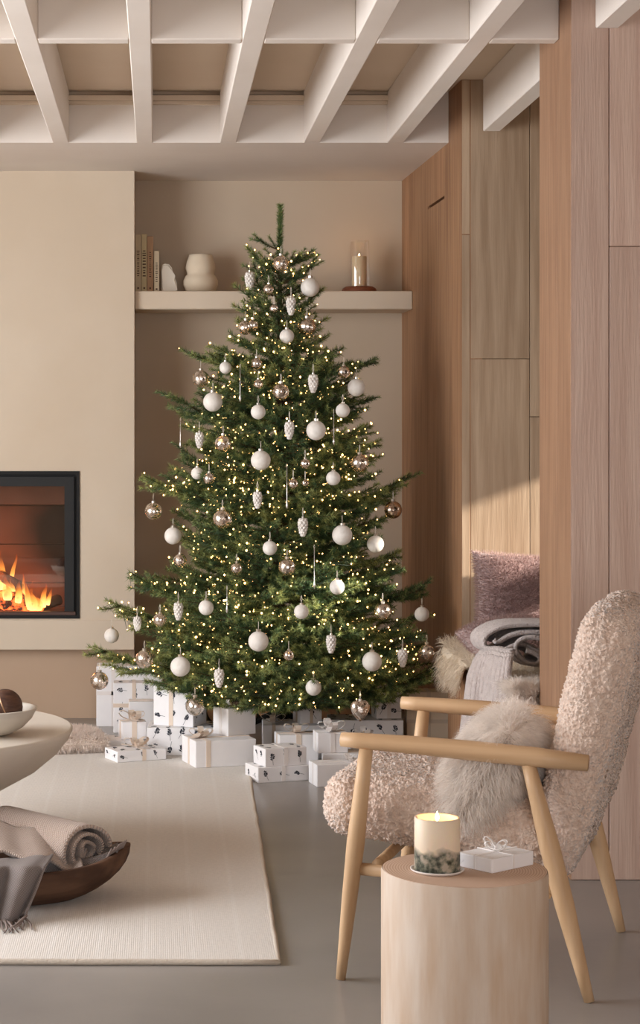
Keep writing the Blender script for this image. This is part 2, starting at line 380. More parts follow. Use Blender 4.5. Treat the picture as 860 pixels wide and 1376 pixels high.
# ------------------------------------------------------------------ fireplace insert
fp = thing('fireplace', 'black steel fireplace insert with a burning log fire, set in the plaster chimney breast', 'fireplace', ((ox0+ox1)/2, YC, oz0))
W2, H = (ox1-ox0)/2, oz1-oz0
def ring(x, z0, z1, w, y0, y1, wb=None):
    wb = wb or w
    return join(box(-x, -x+w, y0, y1, z0, z1), box(x-w, x, y0, y1, z0, z1), box(-x+w, x-w, y0, y1, z1-w, z1), box(-x+w, x-w, y0, y1, z0, z0+wb))
meshobj('outer_frame', *ring(W2, 0, H, 0.014, -0.006, 0.05), black_metal, fp)
meshobj('frame_recess', *ring(W2-0.014, 0.014, H-0.014, 0.012, 0.03, 0.06), black_metal, fp)
meshobj('door_frame', *ring(W2-0.026, 0.014, H-0.026, 0.042, 0.012, 0.035, 0.014), grey_metal, fp)
meshobj('bottom_rail', *bbox(-W2+0.016, W2-0.016, 0.008, 0.03, 0.008, 0.03, 0.003), pm('steel_fire_reflection', (0.10, 0.06, 0.05), 0.35, metallic=0.7), fp)  # reddish tone paints the fire's reflection into the rail
soot, snt, sb = newmat('sooty_firebrick')
nz = snt.nodes.new('ShaderNodeTexNoise'); tcn = snt.nodes.new('ShaderNodeTexCoord'); snt.links.new(tcn.outputs['Object'], nz.inputs['Vector'])
nz.inputs['Scale'].default_value = 9; nz.inputs['Detail'].default_value = 4
vd = snt.nodes.new('ShaderNodeVectorMath'); vd.operation = 'DISTANCE'; snt.links.new(tcn.outputs['Object'], vd.inputs[0]); vd.inputs[1].default_value = (W2-0.035, 0.36, 0.36)   # soot stain in the corner
ma = snt.nodes.new('ShaderNodeMath'); ma.operation = 'MULTIPLY_ADD'; ma.inputs[1].default_value = 0.10; snt.links.new(nz.outputs['Fac'], ma.inputs[0]); snt.links.new(vd.outputs['Value'], ma.inputs[2])
rp = snt.nodes.new('ShaderNodeValToRGB'); rp.color_ramp.elements[0].position = 0.20; rp.color_ramp.elements[1].position = 0.36
rp.color_ramp.elements[0].color = (0.005, 0.004, 0.004, 1); rp.color_ramp.elements[1].color = (0.13, 0.058, 0.038, 1)
snt.links.new(ma.outputs[0], rp.inputs[0]); snt.links.new(rp.outputs[0], sb.inputs['Base Color']); sb.inputs['Roughness'].default_value = 0.95
brick = pm('firebrick', (0.15, 0.07, 0.048), 0.95, (0.11, 0.05, 0.034), 8)
DB = 0.36
meshobj('firebox', *join(box(-W2, W2, DB+0.03, DB+0.05, 0, H), box(-W2, -W2+0.03, 0.06, DB+0.03, 0, H), box(W2-0.03, W2, 0.06, DB+0.03, 0, H), box(-W2+0.03, W2-0.03, 0.06, DB+0.03, 0, 0.02), box(-W2+0.03, W2-0.03, 0.06, DB+0.03, H-0.02, H)), brick, fp)
zb = lambda py: EYE-(py-HY)*(YC+DB)/F-oz0
rows = [0.02, zb(783), zb(731), zb(679)]
for r in range(3):
    for x0, x1 in ((-W2+0.031, W2-0.031),):
        meshobj('brick_panel', *bbox(x0+0.001, x1-0.001, DB, DB+0.029, rows[r]+0.0015, rows[r+1]-0.0015, 0.002), soot, fp)
meshobj('baffle', *join(bbox(-W2+0.031, W2-0.031, DB-0.16, DB-0.13, zb(676), H-0.024, 0.004), bbox(-W2+0.031, W2-0.031, DB-0.13, DB-0.0, zb(676)+0.01, zb(676)+0.04, 0.003)), brick, fp)
bark = pm('charred_bark', (0.035, 0.02, 0.014), 0.95, (0.09, 0.05, 0.03), 14, bump=0.8, bscale=40)
ember = pm('glowing_ember', (0.08, 0.02, 0.01), 0.9, emit=(1.0, 0.16, 0.03), estr=0.0, bump=1.0, bscale=40)
et = ember.node_tree; en = et.nodes.new('ShaderNodeTexNoise'); en.inputs['Scale'].default_value = 34; en.inputs['Detail'].default_value = 4
er = et.nodes.new('ShaderNodeMapRange'); er.inputs['From Min'].default_value = 0.42; er.inputs['From Max'].default_value = 0.68; er.inputs['To Max'].default_value = 4.5
et.links.new(et.nodes['Texture Coordinate'].outputs['Object'], en.inputs['Vector']); et.links.new(en.outputs['Fac'], er.inputs['Value']); et.links.new(er.outputs[0], et.nodes['Principled BSDF'].inputs['Emission Strength'])
def lump(L, r, seed, n=12, k=14):
    rr = random.Random(seed); pts = [(L*(i/(k-1)-0.5), 0, 0) for i in range(k)]
    V, Fc = tube(pts, [r*(0.75 if i in (0, k-1) else 1)*rr.uniform(0.9, 1.08) for i in range(k)], n)
    return [tuple(Vector(v)+noise.noise_vector(Vector(v)*22+Vector((seed, 0, 0)))*r*0.22) for v in V], Fc
fx = lambda px, yd: (px-CX)*(YC+yd)/F-(ox0+ox1)/2
fz = lambda py, yd: EYE-(py-HY)*(YC+yd)/F-oz0
def flog(px, py, yd, L, r, rz, ry, m, nm='log', seed=1):
    return meshobj(nm, *xf(lump(L, r, seed), T(fx(px, yd), yd, fz(py, yd)) @ R(rz, 'Z') @ R(ry, 'Y')), m, fp, True)
flog(60, 812, 0.2, 0.16, 0.026, 0.5, -0.25, bark, seed=2)
flog(-2, 772, 0.2, 0.26, 0.024, 0.2, 0.5, bark, seed=3)
flog(8, 806, 0.17, 0.17, 0.042, 0.2, 0.1, ember, 'ember', seed=4)
flog(38, 818, 0.15, 0.14, 0.014, -0.2, 0.0, ember, 'ember', seed=5)
flog(-60, 800, 0.2, 0.34, 0.05, -0.2, 0.12, ember, 'ember', seed=6)
flog(-120, 790, 0.2, 0.42, 0.05, 0.2, -0.15, bark, seed=7)
# flames
fm = bpy.data.materials.new('flame'); fm.use_nodes = True; ft = fm.node_tree; ft.nodes.clear()
fo = ft.nodes.new('ShaderNodeOutputMaterial'); fe = ft.nodes.new('ShaderNodeEmission'); ftr = ft.nodes.new('ShaderNodeBsdfTransparent'); fmx = ft.nodes.new('ShaderNodeMixShader')
ftc = ft.nodes.new('ShaderNodeTexCoord'); fs = ft.nodes.new('ShaderNodeSeparateXYZ'); ft.links.new(ftc.outputs['Generated'], fs.inputs[0])
fr1 = ft.nodes.new('ShaderNodeValToRGB'); cr = fr1.color_ramp; cr.elements[0].color = (1.0, 0.62, 0.22, 1); cr.elements[1].color = (0.9, 0.10, 0.01, 1); cr.elements[1].position = 1.0
e2 = cr.elements.new(0.45); e2.color = (1.0, 0.36, 0.06, 1)
fr2 = ft.nodes.new('ShaderNodeMapRange'); fr2.inputs['From Min'].default_value = 0.0; fr2.inputs['From Max'].default_value = 1.0; fr2.inputs['To Min'].default_value = 3.4; fr2.inputs['To Max'].default_value = 0.7
fnz = ft.nodes.new('ShaderNodeTexNoise'); fnz.inputs['Scale'].default_value = 18; fmp = ft.nodes.new('ShaderNodeMapping'); fmp.inputs['Scale'].default_value = (1.6, 1.6, 0.5)
ft.links.new(ftc.outputs['Object'], fmp.inputs[0]); ft.links.new(fmp.outputs[0], fnz.inputs['Vector'])
fal = ft.nodes.new('ShaderNodeMath'); fal.operation = 'MULTIPLY_ADD'; fal.inputs[1].default_value = -0.75; fal.inputs[2].default_value = 0.55
ft.links.new(fs.outputs[2], fal.inputs[0])
fa2 = ft.nodes.new('ShaderNodeMath'); fa2.operation = 'ADD'; ft.links.new(fal.outputs[0], fa2.inputs[0]); ft.links.new(fnz.outputs['Fac'], fa2.inputs[1])
fa3 = ft.nodes.new('ShaderNodeMapRange'); fa3.inputs['From Min'].default_value = 0.35; fa3.inputs['From Max'].default_value = 1.0; fa3.inputs['To Max'].default_value = 0.75; ft.links.new(fa2.outputs[0], fa3.inputs['Value'])
ft.links.new(fs.outputs[2], fr1.inputs[0]); ft.links.new(fs.outputs[2], fr2.inputs['Value'])
ft.links.new(fr1.outputs[0], fe.inputs[0]); ft.links.new(fr2.outputs[0], fe.inputs[1])
ft.links.new(fa3.outputs[0], fmx.inputs[0]); ft.links.new(ftr.outputs[0], fmx.inputs[1]); ft.links.new(fe.outputs[0], fmx.inputs[2]); ft.links.new(fmx.outputs[0], fo.inputs[0])
def flame(px, py, h_px, w_px, yd, seed, lean=0.0):
    s = (YC+yd)/F; h, w = h_px*s, w_px*s/2; k = 16; V = []
    pts, rad = [], []
    for i in range(k):
        t = i/(k-1); nx = noise.noise(Vector((seed*3.1, t*2.2, 0)))*0.5*w*2*t
        pts.append((lean*h*t+nx, noise.noise(Vector((seed, t*2, 5)))*0.02*t, h*t))
        rad.append(max(0.0008, w*(math.sin(PI*min(1, (t*0.86+0.14)**0.72))**0.9)*(1-t*0.35)))
    o = meshobj('flame', *xf(tube(pts, [(r, r*0.6) for r in rad], 12), T(0, 0, 0)), fm, fp, True)
    o.location = (fx(px, yd), yd, fz(py, yd)); return o
for a in ((40, 819, 46, 15, 0.14, 1, -0.16), (44, 820, 34, 22, 0.13, 2, -0.05), (58, 816, 34, 15, 0.14, 3, 0.12), (50, 820, 24, 26, 0.12, 11, 0.0), (64, 813, 24, 11, 0.15, 13, 0.2), (33, 806, 40, 8, 0.2, 14, -0.1),
          (4, 796, 66, 20, 0.23, 4, -0.1), (14, 790, 52, 11, 0.25, 5, 0.18), (-6, 800, 60, 28, 0.22, 6, 0.1), (24, 810, 32, 18, 0.12, 7, 0.1), (10, 806, 34, 24, 0.12, 8, 0.0), (18, 800, 30, 14, 0.2, 15, -0.1),
          (-40, 800, 70, 30, 0.22, 9, 0.05), (-80, 800, 64, 30, 0.22, 10, -0.05), (-115, 800, 50, 26, 0.22, 12, 0.1)):
    flame(*a)
gl = meshobj('glass_pane', *box(-W2+0.06, W2-0.06, 0.022, 0.026, 0.03, H-0.06), clear_glass('stove_glass', (1, 0.97, 0.94), 0.0), fp)
fl = lamp('fire_light', 'POINT', (0, 0, 0), (0, 0, 0), 3.2, (1.0, 0.27, 0.06), shadow_soft_size=0.06)
fl.parent = fp; fl.location = (fx(-10, 0.12), 0.12, fz(770, 0.12))

fl2 = lamp('fire_glow', 'POINT', (0, 0, 0), (0, 0, 0), 1.0, (1.0, 0.27, 0.06), shadow_soft_size=0.03)
fl2.parent = fp; fl2.location = (fx(46, 0.24), 0.24, fz(790, 0.24))
# ------------------------------------------------------------------ Christmas tree
TX, TY = (376-CX)*8.1/F, 8.1
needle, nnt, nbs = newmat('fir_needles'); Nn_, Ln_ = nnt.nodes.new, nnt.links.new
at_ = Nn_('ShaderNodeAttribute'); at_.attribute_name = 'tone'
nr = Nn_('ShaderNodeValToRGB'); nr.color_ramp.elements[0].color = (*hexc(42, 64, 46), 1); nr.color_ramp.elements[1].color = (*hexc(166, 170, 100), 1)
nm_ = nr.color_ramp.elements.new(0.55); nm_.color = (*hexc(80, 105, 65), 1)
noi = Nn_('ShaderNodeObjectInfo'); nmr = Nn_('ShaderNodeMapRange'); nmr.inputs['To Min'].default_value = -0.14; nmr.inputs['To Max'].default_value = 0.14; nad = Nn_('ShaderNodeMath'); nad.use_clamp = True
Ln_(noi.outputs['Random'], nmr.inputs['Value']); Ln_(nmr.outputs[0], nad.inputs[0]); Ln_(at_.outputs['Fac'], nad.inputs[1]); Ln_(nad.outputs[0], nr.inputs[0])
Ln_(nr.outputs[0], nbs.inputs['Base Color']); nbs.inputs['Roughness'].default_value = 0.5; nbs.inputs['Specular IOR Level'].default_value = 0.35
twig_mat = pm('fir_twig', hexc(84, 66, 44), 0.9)

def brush(pts, dens, nl, rng, rad0=0.0012, tone0=0.3, tone1=0.75):   # a twig with needles all round
    pts = np.array(pts, float); seg = np.linalg.norm(np.diff(pts, axis=0), axis=1); cum = np.concatenate([[0], np.cumsum(seg)]); L = cum[-1]
    n = int(L*dens); s = np.sort(rng.uniform(0.0, L, n))
    i = np.clip(np.searchsorted(cum, s)-1, 0, len(seg)-1); fr = (s-cum[i])/seg[i]
    p = pts[i]+(pts[i+1]-pts[i])*fr[:, None]; t = (pts[i+1]-pts[i])/seg[i][:, None]
    a = np.cross(t, [0, 0, 1.0]); a /= np.linalg.norm(a, axis=1, keepdims=True)+1e-9; b = np.cross(a, t)
    ang = rng.uniform(0, 2*PI, n); rdl = a*np.cos(ang)[:, None]+b*np.sin(ang)[:, None]
    fwd = rng.uniform(0.45, 1.1, n)[:, None]
    d = rdl+t*fwd; d /= np.linalg.norm(d, axis=1, keepdims=True)
    ln = nl*rng.uniform(0.7, 1.15, n)[:, None]; w = np.cross(d, rng.normal(0, 1, (n, 3))); w /= np.linalg.norm(w, axis=1, keepdims=True); w *= 0.0013
    V = np.stack([p-w, p+w, p+d*ln], 1).reshape(-1, 3)
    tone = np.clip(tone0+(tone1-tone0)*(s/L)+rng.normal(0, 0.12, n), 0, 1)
    return V, np.repeat(tone, 3)
def bough_mesh(L, seed, droop=0.10, tipup=0.10):
    rng = np.random.default_rng(seed); V, TN, tips = [], [], []
    def stem(t): return np.array([L*t, 0.03*L*math.sin(3*t+seed), -droop*L*math.sin(PI*t*0.9)+tipup*L*t*t])
    main = [stem(t) for t in np.linspace(0.0, 1, 12)]
    tw = [tube([tuple(p) for p in main], [0.005*(1-0.75*i/11) for i in range(12)], 4)]
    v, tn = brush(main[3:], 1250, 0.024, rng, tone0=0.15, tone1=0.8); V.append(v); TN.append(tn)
    t = 0.14; sgn = 1
    while t < 0.97:
        ln = (0.06+0.42*L*(1-t)**0.8*min(1, 0.45+t*1.6))*rng.uniform(0.8, 1.15); base = stem(t)
        az = sgn*rng.uniform(0.55, 0.95); el = rng.uniform(-0.15, 0.28)
        dd = np.array([math.cos(az)*math.cos(el), math.sin(az)*math.cos(el), math.sin(el)])
        pts = [base+dd*ln*k/4+np.array([0.10*ln*(k/4)**2, 0, 0.10*ln*(k/4)**2]) for k in range(5)]
        tw.append(tube([tuple(p) for p in pts], [0.0028, 0.0024, 0.002, 0.0016, 0.0012], 3))
        v, tn = brush(pts, 1450, 0.022, rng, tone0=0.18, tone1=0.82); V.append(v); TN.append(tn); tips.append((pts[4], pts[2]))
        if ln > 0.12:
            for q, s2 in ((1, 1), (2, -1), (3, 1)) if ln > 0.2 else ((2, -1), (1, 1)):
                l2 = ln*rng.uniform(0.32, 0.5); a2 = az+s2*rng.uniform(0.5, 0.8); d2 = np.array([math.cos(a2), math.sin(a2), rng.uniform(-0.2, 0.35)])
                p2 = [pts[q]+d2*l2*k/3 for k in range(4)]
                v, tn = brush(p2, 1500, 0.021, rng, tone0=0.3, tone1=0.9); V.append(v); TN.append(tn); tips.append((p2[3], p2[1]))
        t += 0.026/L*rng.uniform(0.8, 1.25)+0.012; sgn = -sgn
    tips.append((main[-1], main[-3]))
    NV = np.concatenate(V); tone = np.concatenate(TN); TV, TF = join(*tw)
    me = bpy.data.meshes.new('branch'); n = len(NV)
    me.from_pydata(NV.tolist()+[list(v) for v in TV], [], np.arange(n).reshape(-1, 3).tolist()+[tuple(i+n for i in f) for f in TF])
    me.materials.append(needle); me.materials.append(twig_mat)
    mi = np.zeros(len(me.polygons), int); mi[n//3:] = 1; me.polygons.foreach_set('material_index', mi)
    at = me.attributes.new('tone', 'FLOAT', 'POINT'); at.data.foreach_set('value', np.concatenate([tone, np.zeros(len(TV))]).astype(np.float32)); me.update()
    return me, tips
LENS = [0.13, 0.2, 0.3, 0.42, 0.55, 0.7]
VAR = {}
for i, L in enumerate(LENS):
    VAR[L] = [bough_mesh(L, 10*i+k+1, droop=0.05+0.03*k, tipup=0.06+0.05*k) for k in range(3)]
tree = thing('christmas_tree', 'tall bushy green artificial fir Christmas tree standing in front of the alcove', 'christmas tree', (TX, TY, 0))
meshobj('trunk', *tube([(0, 0, 0.03), (0, 0, 1.0), (0, 0, 2.0)], [0.022, 0.018, 0.008], 10), pm('trunk_bark', hexc(72, 55, 40), 0.9, bump=0.4, bscale=30), tree, True)
meshobj('stand', *join(*[tube([(0, 0, 0.16), (0.12*math.cos(a), 0.12*math.sin(a), 0.10), (0.26*math.cos(a), 0.26*math.sin(a), 0.012)], 0.012, 8) for a in (0.5, 2.6, 4.7)], lathe([(0.03, 0.03), (0.03, 0.22)], 14)), black_metal, tree)
prof = [(330, .06), (350, .13), (395, .155), (440, .175), (470, .24), (500, .33), (550, .385), (610, .42), (660, .47), (720, .47), (770, .50), (800, .57), (840, .62), (885, .66), (912, .62), (930, .50)]
def Rt(py): return float(np.interp(py, [a for a, b in prof], [b for a, b in prof]))
rng = random.Random(5); BULBS = []
def add_bough(z, az, R_, el):
    L = min(LENS, key=lambda l: abs(l-R_)); me, tips = VAR[L][rng.randrange(3)]
    o = bpy.data.objects.new('branch', me); link(o, tree); s = R_/L
    M = T(0, 0, z) @ R(az, 'Z') @ R(-el, 'Y') @ R(rng.uniform(-0.25, 0.25), 'X') @ Matrix.Diagonal((s, min(1.15, s), min(1.15, s), 1))
    o.matrix_local = M
    path = []; pb = rng.choice((0.1, 0.3, 0.75, 1.5))
    for tip, mid in tips:
        if rng.random() < 0.34*pb: path.append(M @ Vector(tip)+Vector((rng.uniform(-.012, .012), rng.uniform(-.012, .012), rng.uniform(-.004, .016))))
        if rng.random() < 0.30*pb: path.append(M @ Vector(mid)+Vector((rng.uniform(-.02, .02), rng.uniform(-.02, .02), rng.uniform(.004, .022))))
    path.sort(key=lambda p: p.x*p.x+p.y*p.y); BULBS.append(path)
y = 924.0; ph = 0.0
while y > 336:
    z = EYE-(y-HY)*0.003; Rr = Rt(y); n = 10 if y > 860 else (9 if y > 520 else (7 if y > 420 else 5))
    for k in range(n):
        az = ph+2*PI*k/n+rng.uniform(-0.22, 0.22)
        el = (-0.05 if y > 890 else 0.02 if y > 800 else 0.08 if y > 560 else 0.2 if y > 450 else 0.38)+rng.uniform(-0.10, 0.12)
        Rk = Rr*rng.uniform(0.68, 1.0)
        if math.cos(az) > 0.2: Rk = min(Rk, (1.05-TX)/math.cos(az))
        add_bough(z-math.sin(el)*Rk*0.6, az, Rk, el)
    ph += 1.1; y -= 21 if y > 520 else 19
for tx, ty, ya in ((258, 482, 8.05), (228, 547, 8.0), (195, 657, 8.05), (146, 828, 8.0), (126, 891, 7.95), (502, 492, 8.05), (553, 657, 8.05), (528, 765, 8.1), (572, 800, 7.98), (600, 914, 7.9), (178, 790, 8.1), (497, 548, 8.1), (412, 345, 8.1), (425, 356, 8.05), (346, 322, 8.1), (350, 352, 8.05), (545, 905, 7.8), (205, 925, 7.75), (330, 930, 7.55), (450, 940, 7.5)):
    p = P(tx, ty, ya)-Vector((TX, TY, 0)); h = math.hypot(p.x, p.y); el = rng.uniform(0.0, 0.10) if ty > 400 else 0.45
    add_bough(p.z-math.tan(el)*h, math.atan2(p.y, p.x), h/math.cos(el), el)
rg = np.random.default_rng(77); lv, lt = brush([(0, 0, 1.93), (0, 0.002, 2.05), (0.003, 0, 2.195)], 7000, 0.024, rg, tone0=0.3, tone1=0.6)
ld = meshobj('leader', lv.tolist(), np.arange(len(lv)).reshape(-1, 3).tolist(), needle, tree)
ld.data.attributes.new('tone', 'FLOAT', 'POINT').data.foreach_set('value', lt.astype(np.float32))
# fairy lights
sl = thing('fairy_lights', 'warm white fairy lights wound all over the Christmas tree', 'string lights', (TX, TY, 0))
bsh = lathe([(0.0009, -0.0042), (0.0032, -0.0018), (0.0038, 0.0007), (0.0027, 0.003), (0.0007, 0.0043)], 6)
bv, bf, wires = [], [], []
for path in BULBS:
    for p in path:
        n0 = len(bv); bs_ = rng.choice((0.55, 0.65, 0.8, 1.0)); bv += [tuple(p+Vector(v)*bs_) for v in bsh[0]]; bf += [tuple(i+n0 for i in f) for f in bsh[1]]
    if len(path) > 1: wires.append(tube([tuple(p-Vector((0, 0, 0.006))) for p in path], 0.0007, 3, False))
meshobj('wire', *join(*wires), pm('green_wire', (0.02, 0.035, 0.02), 0.6), sl, kind='stuff')
meshobj('bulb_cluster', bv, bf, emis('warm_bulb', (1.0, 0.56, 0.19), 11.0), sl, kind='stuff')['label'] = 'tiny glowing warm white bulbs'

# ------------------------------------------------------------------ ornaments hanging in the tree
white_ball = pm('white_glitter', hexc(238, 232, 224), 0.55, hexc(229, 222, 212), 60, bump=0.25, bscale=420)
merc = mercury('mercury_glass', (0.86, 0.79, 0.72)); merc_dark = mercury('mercury_glass_dark', (0.62, 0.48, 0.38))
cap_mat = pm('silver_cap', (0.72, 0.66, 0.58), 0.3, metallic=1.0)
cord_mat = pm('white_cord', hexc(222, 212, 196), 0.8)
frost = pm('frosted_white_glass', hexc(236, 230, 222), 0.35, hexc(220, 212, 204), 40, bump=0.15, bscale=160, coat=0.3)
drop_glass = pm('clear_drop', (0.72, 0.69, 0.64), 0.15, metallic=0.6)
def orn_depth(px, py, off):
    d = 7.8
    for _ in range(5):
        x = (px-CX)*d/F-TX; r = Rt(py)*1.02+0.015; q = math.sqrt(max(0.0, r*r-x*x)); d = TY-q*0.97-off+0.02
    return d
def ball_shape(r, n=20, m=12):
    pr = [(max(0.0006, r*math.sin(PI*i/m)), -r*math.cos(PI*i/m)) for i in range(m+1)]
    return lathe(pr, n, False)
PROTO = {}
ORD = ['highest', 'second highest', 'third highest', 'fourth highest', 'fifth highest', 'sixth highest', 'seventh highest', 'eighth highest', 'ninth highest', 'tenth highest', 'eleventh highest', 'twelfth highest', 'thirteenth highest', 'fourteenth highest']
def ranked(rows, what):                            # label each by its height rank in the tree and the side it hangs on
    rows = sorted(rows, key=lambda r: r[1]); out = []
    for k, r in enumerate(rows):
        side = 'on the fireplace side' if r[0] < 376-0.14*(r[1]-275) else 'on the timber wall side' if r[0] > 376+0.14*(r[1]-275) else 'near the middle'
        out.append((r, f'{ORD[k]} {what} on the Christmas tree, {side}'))
    return out
def ornament(kind, px, py, rp, label, group, mat, cordpx=10, off=0.0, d=None):
    d = d or orn_depth(px, py, off+(0.06 if py > 900 else 0.0)); c = P(px, py, d); r = rp*d/F
    name = {'ball': 'bauble', 'cone': 'pinecone_ornament', 'drop': 'icicle_ornament', 'heart': 'heart_ornament'}[kind]
    t = thing(name, label, 'ornament', c, random.Random(px*7+py).uniform(0, 6), group)
    key = (kind, round(r, 3), mat.name)
    if kind == 'ball':
        if key not in PROTO:
            o = meshobj('ball', *ball_shape(r), mat, t, True); PROTO[key] = o.data
        else: link(bpy.data.objects.new('ball', PROTO[key]), t)
        meshobj('cap', *lathe([(r*0.24, r*0.95), (r*0.26, r*1.18), (r*0.1, r*1.2)], 12), cap_mat, t); top = r*1.2
    elif kind == 'heart':
        V, Fc = ball_shape(r, 24, 14)
        V = [(x*1.05, y*0.62, z+0.35*abs(x)-(0.25*r if z < 0 else 0)*(1-abs(x)/r)) for x, y, z in V]
        meshobj('heart', V, Fc, mat, t, True); t.rotation_euler.z = 0; meshobj('cap', *lathe([(r*0.2, r*0.9), (r*0.2, r*1.2)], 10), cap_mat, t); top = r*1.2
    elif kind == 'cone':
        H = r*2.0; V, Fc = [], []; parts = []
        parts.append(lathe([(0.001, -H/2), (H*0.13, -H*0.3), (H*0.2, 0), (H*0.21, H*0.22), (H*0.13, H*0.42), (H*0.05, H/2)], 12))
        for row in range(7):
            z = H*(0.36-0.13*row); rr = H*float(np.interp(z/H, [-0.5, -0.3, 0, 0.22, 0.42], [0.03, 0.13, 0.20, 0.21, 0.15]))
            nn = 7
            for k in range(nn):
                a = 2*PI*(k+0.5*(row % 2))/nn
                s = ball_shape(H*0.085, 8, 5); parts.append(xf(s, T(rr*math.cos(a), rr*math.sin(a), z) @ Matrix.Diagonal((1, 1, 1.25, 1))))
        key2 = ('cone', round(H, 3), mat.name)
        if key2 not in PROTO: PROTO[key2] = meshobj('cone', *join(*parts), mat, t, True).data
        else: link(bpy.data.objects.new('cone', PROTO[key2]), t)
        meshobj('cap', *lathe([(H*0.07, H*0.46), (H*0.07, H*0.56)], 10), cap_mat, t); top = H*0.56
    else:
        H = r*2.0
        meshobj('drop', *lathe([(0.0006, -H/2), (0.0035, -H/2+0.006), (0.005, -H/2+0.013), (0.0018, -H/2+0.026), (0.0014, 0), (0.0012, H/2)], 10), drop_glass, t, True)
        top = H/2
    cl_ = cordpx*d/F
    meshobj('cord', *join(tube([(0.0, 0, top), (0.003, 0, top+cl_*0.5), (0.0, 0, top+cl_)], 0.0009, 4), tube([(0.0, 0, top), (-0.003, 0, top+cl_*0.5), (0.0, 0, top+cl_)], 0.0009, 4)), cord_mat, t)
    return t
for (px, py, r), LW in ranked(((416.8, 386, 12.8), (286, 540, 13), (479, 520.7, 12), (350.4, 618.6, 13.2), (424.7, 578.4, 13.4), (459.8, 719, 13.6), (347.3, 861.8, 13.8), (242.4, 895.7, 13.6), (499.9, 888.8, 13.3), (232.5, 720, 11.6), (504.5, 731, 11.5)), 'large matte white bauble'):
    ornament('ball', px, py, r, LW, 'large white baubles on the tree', white_ball)
for (px, py, r), SW in ranked(((385.5, 451.8, 9.8), (347, 553.5, 10), (460.6, 551.6, 9.6), (303, 494, 8.2), (265, 636, 8.2), (362.7, 736.5, 10), (447.8, 642.6, 9.8), (277, 816.5, 10.2), (150, 854, 10), (453, 788.8, 10.2), (405, 822, 10), (567, 825.3, 10), (421.4, 924, 10.8)), 'small matte white bauble'):
    ornament('ball', px, py, r, SW, 'small white baubles on the tree', white_ball)
for (px, py, r), LM in ranked(((377.5, 354, 11), (330, 440, 10), (412.5, 439, 12), (269.7, 508.8, 11.5), (377.5, 526.5, 12), (299.9, 596, 11.5), (206.2, 687, 11.8), (299, 697, 13), (483.3, 622, 12), (385.6, 762, 12), (194, 885.7, 12.2), (133.6, 914.7, 12.2), (514.2, 821.4, 12), (573.5, 876, 11)), 'large mottled silver glass bauble'):
    ornament('ball', px, py, r, LM, 'large mercury glass baubles on the tree', merc)
ornament('ball', 528.2, 685, 12, 'dark bronze mottled glass bauble hanging from a long side branch of the Christmas tree', None, merc_dark)
for (px, py, r), SM in ranked(((361, 389, 7.5), (368, 414.6, 6), (341, 437, 8), (344.8, 488.5, 8), (462, 500, 8.5), (347, 516, 6.5), (281, 643, 8), (242, 753, 9), (318, 764, 8), (410, 623, 7), (394, 650, 7), (410, 649, 5), (215, 833, 9), (388, 880.7, 7.5)), 'small mottled silver glass bauble'):
    ornament('ball', px, py, r, SM, 'small mercury glass baubles on the tree', merc)
ornament('heart', 484, 954, 12.5, 'mottled silver glass heart ornament hanging from a low branch above the presents', None, merc, d=7.4)
for (px, py, hh), CN in ranked(((420.8, 515, 25), (391, 411, 24), (335.5, 377, 24), (268, 591, 22), (346, 671.5, 23), (388.8, 578, 24), (407, 708, 25), (239.7, 821, 24), (294.4, 911, 25), (184.5, 838, 20), (444.9, 865, 25), (541, 884, 24)), 'white frosted pinecone ornament'):
    ornament('cone', px, py, hh/2, CN, 'white pinecone ornaments on the tree', frost, cordpx=12)
for (px, y0, y1), IC in ranked(((322.7, 494, 540), (242.5, 566, 602), (385.6, 628, 684), (448.4, 555, 598), (422.4, 737, 791), (305, 792, 824)), 'slim clear icicle ornament'):
    ornament('drop', px, (y0+y1)/2, (y1-y0)/2, IC, 'icicle ornaments on the tree', drop_glass, cordpx=5)
ornament('ball', 262, 949, 13, 'clear speckled glass bauble hanging in front of the large square present', None, mercury('clear_speckled', (0.9, 0.87, 0.84)), d=7.66)
# ------------------------------------------------------------------ presents
def sprig(face_o, u, v, nrm, size, rot, rr):
    u, v, nrm = Vector(u), Vector(v), Vector(nrm); ca, sa = math.cos(rot), math.sin(rot)
    def q(a, b): return Vector(face_o)+u*((a*ca-b*sa)*size)+v*((a*sa+b*ca)*size)+nrm*0.0006
    V, Fc = [], []
    def poly(pp):
        n = len(V); V.extend(tuple(q(a, b)) for a, b in pp); Fc.append(tuple(range(n, n+len(pp))))
    poly([(-0.02, -0.75), (0.02, -0.75), (0.02, 0.55), (-0.02, 0.55)])
    for k in range(7):
        b = -0.12+0.105*k; s = 1 if k % 2 else -1; a0 = rr.uniform(0.5, 1.0); l = rr.uniform(0.36, 0.52)*(1-0.05*k)
        dx, dy = s*math.cos(a0), math.sin(a0); wx, wy = -dy*0.10, dx*0.10
        poly([(0, b), (dx*l*0.5-wx, b+dy*l*0.5-wy), (dx*l, b+dy*l), (dx*l*0.5+wx, b+dy*l*0.5+wy)])
    poly([(-0.07, 0.56), (0.0, 0.5), (0.07, 0.56), (0.0, 0.8)])
    return V, Fc
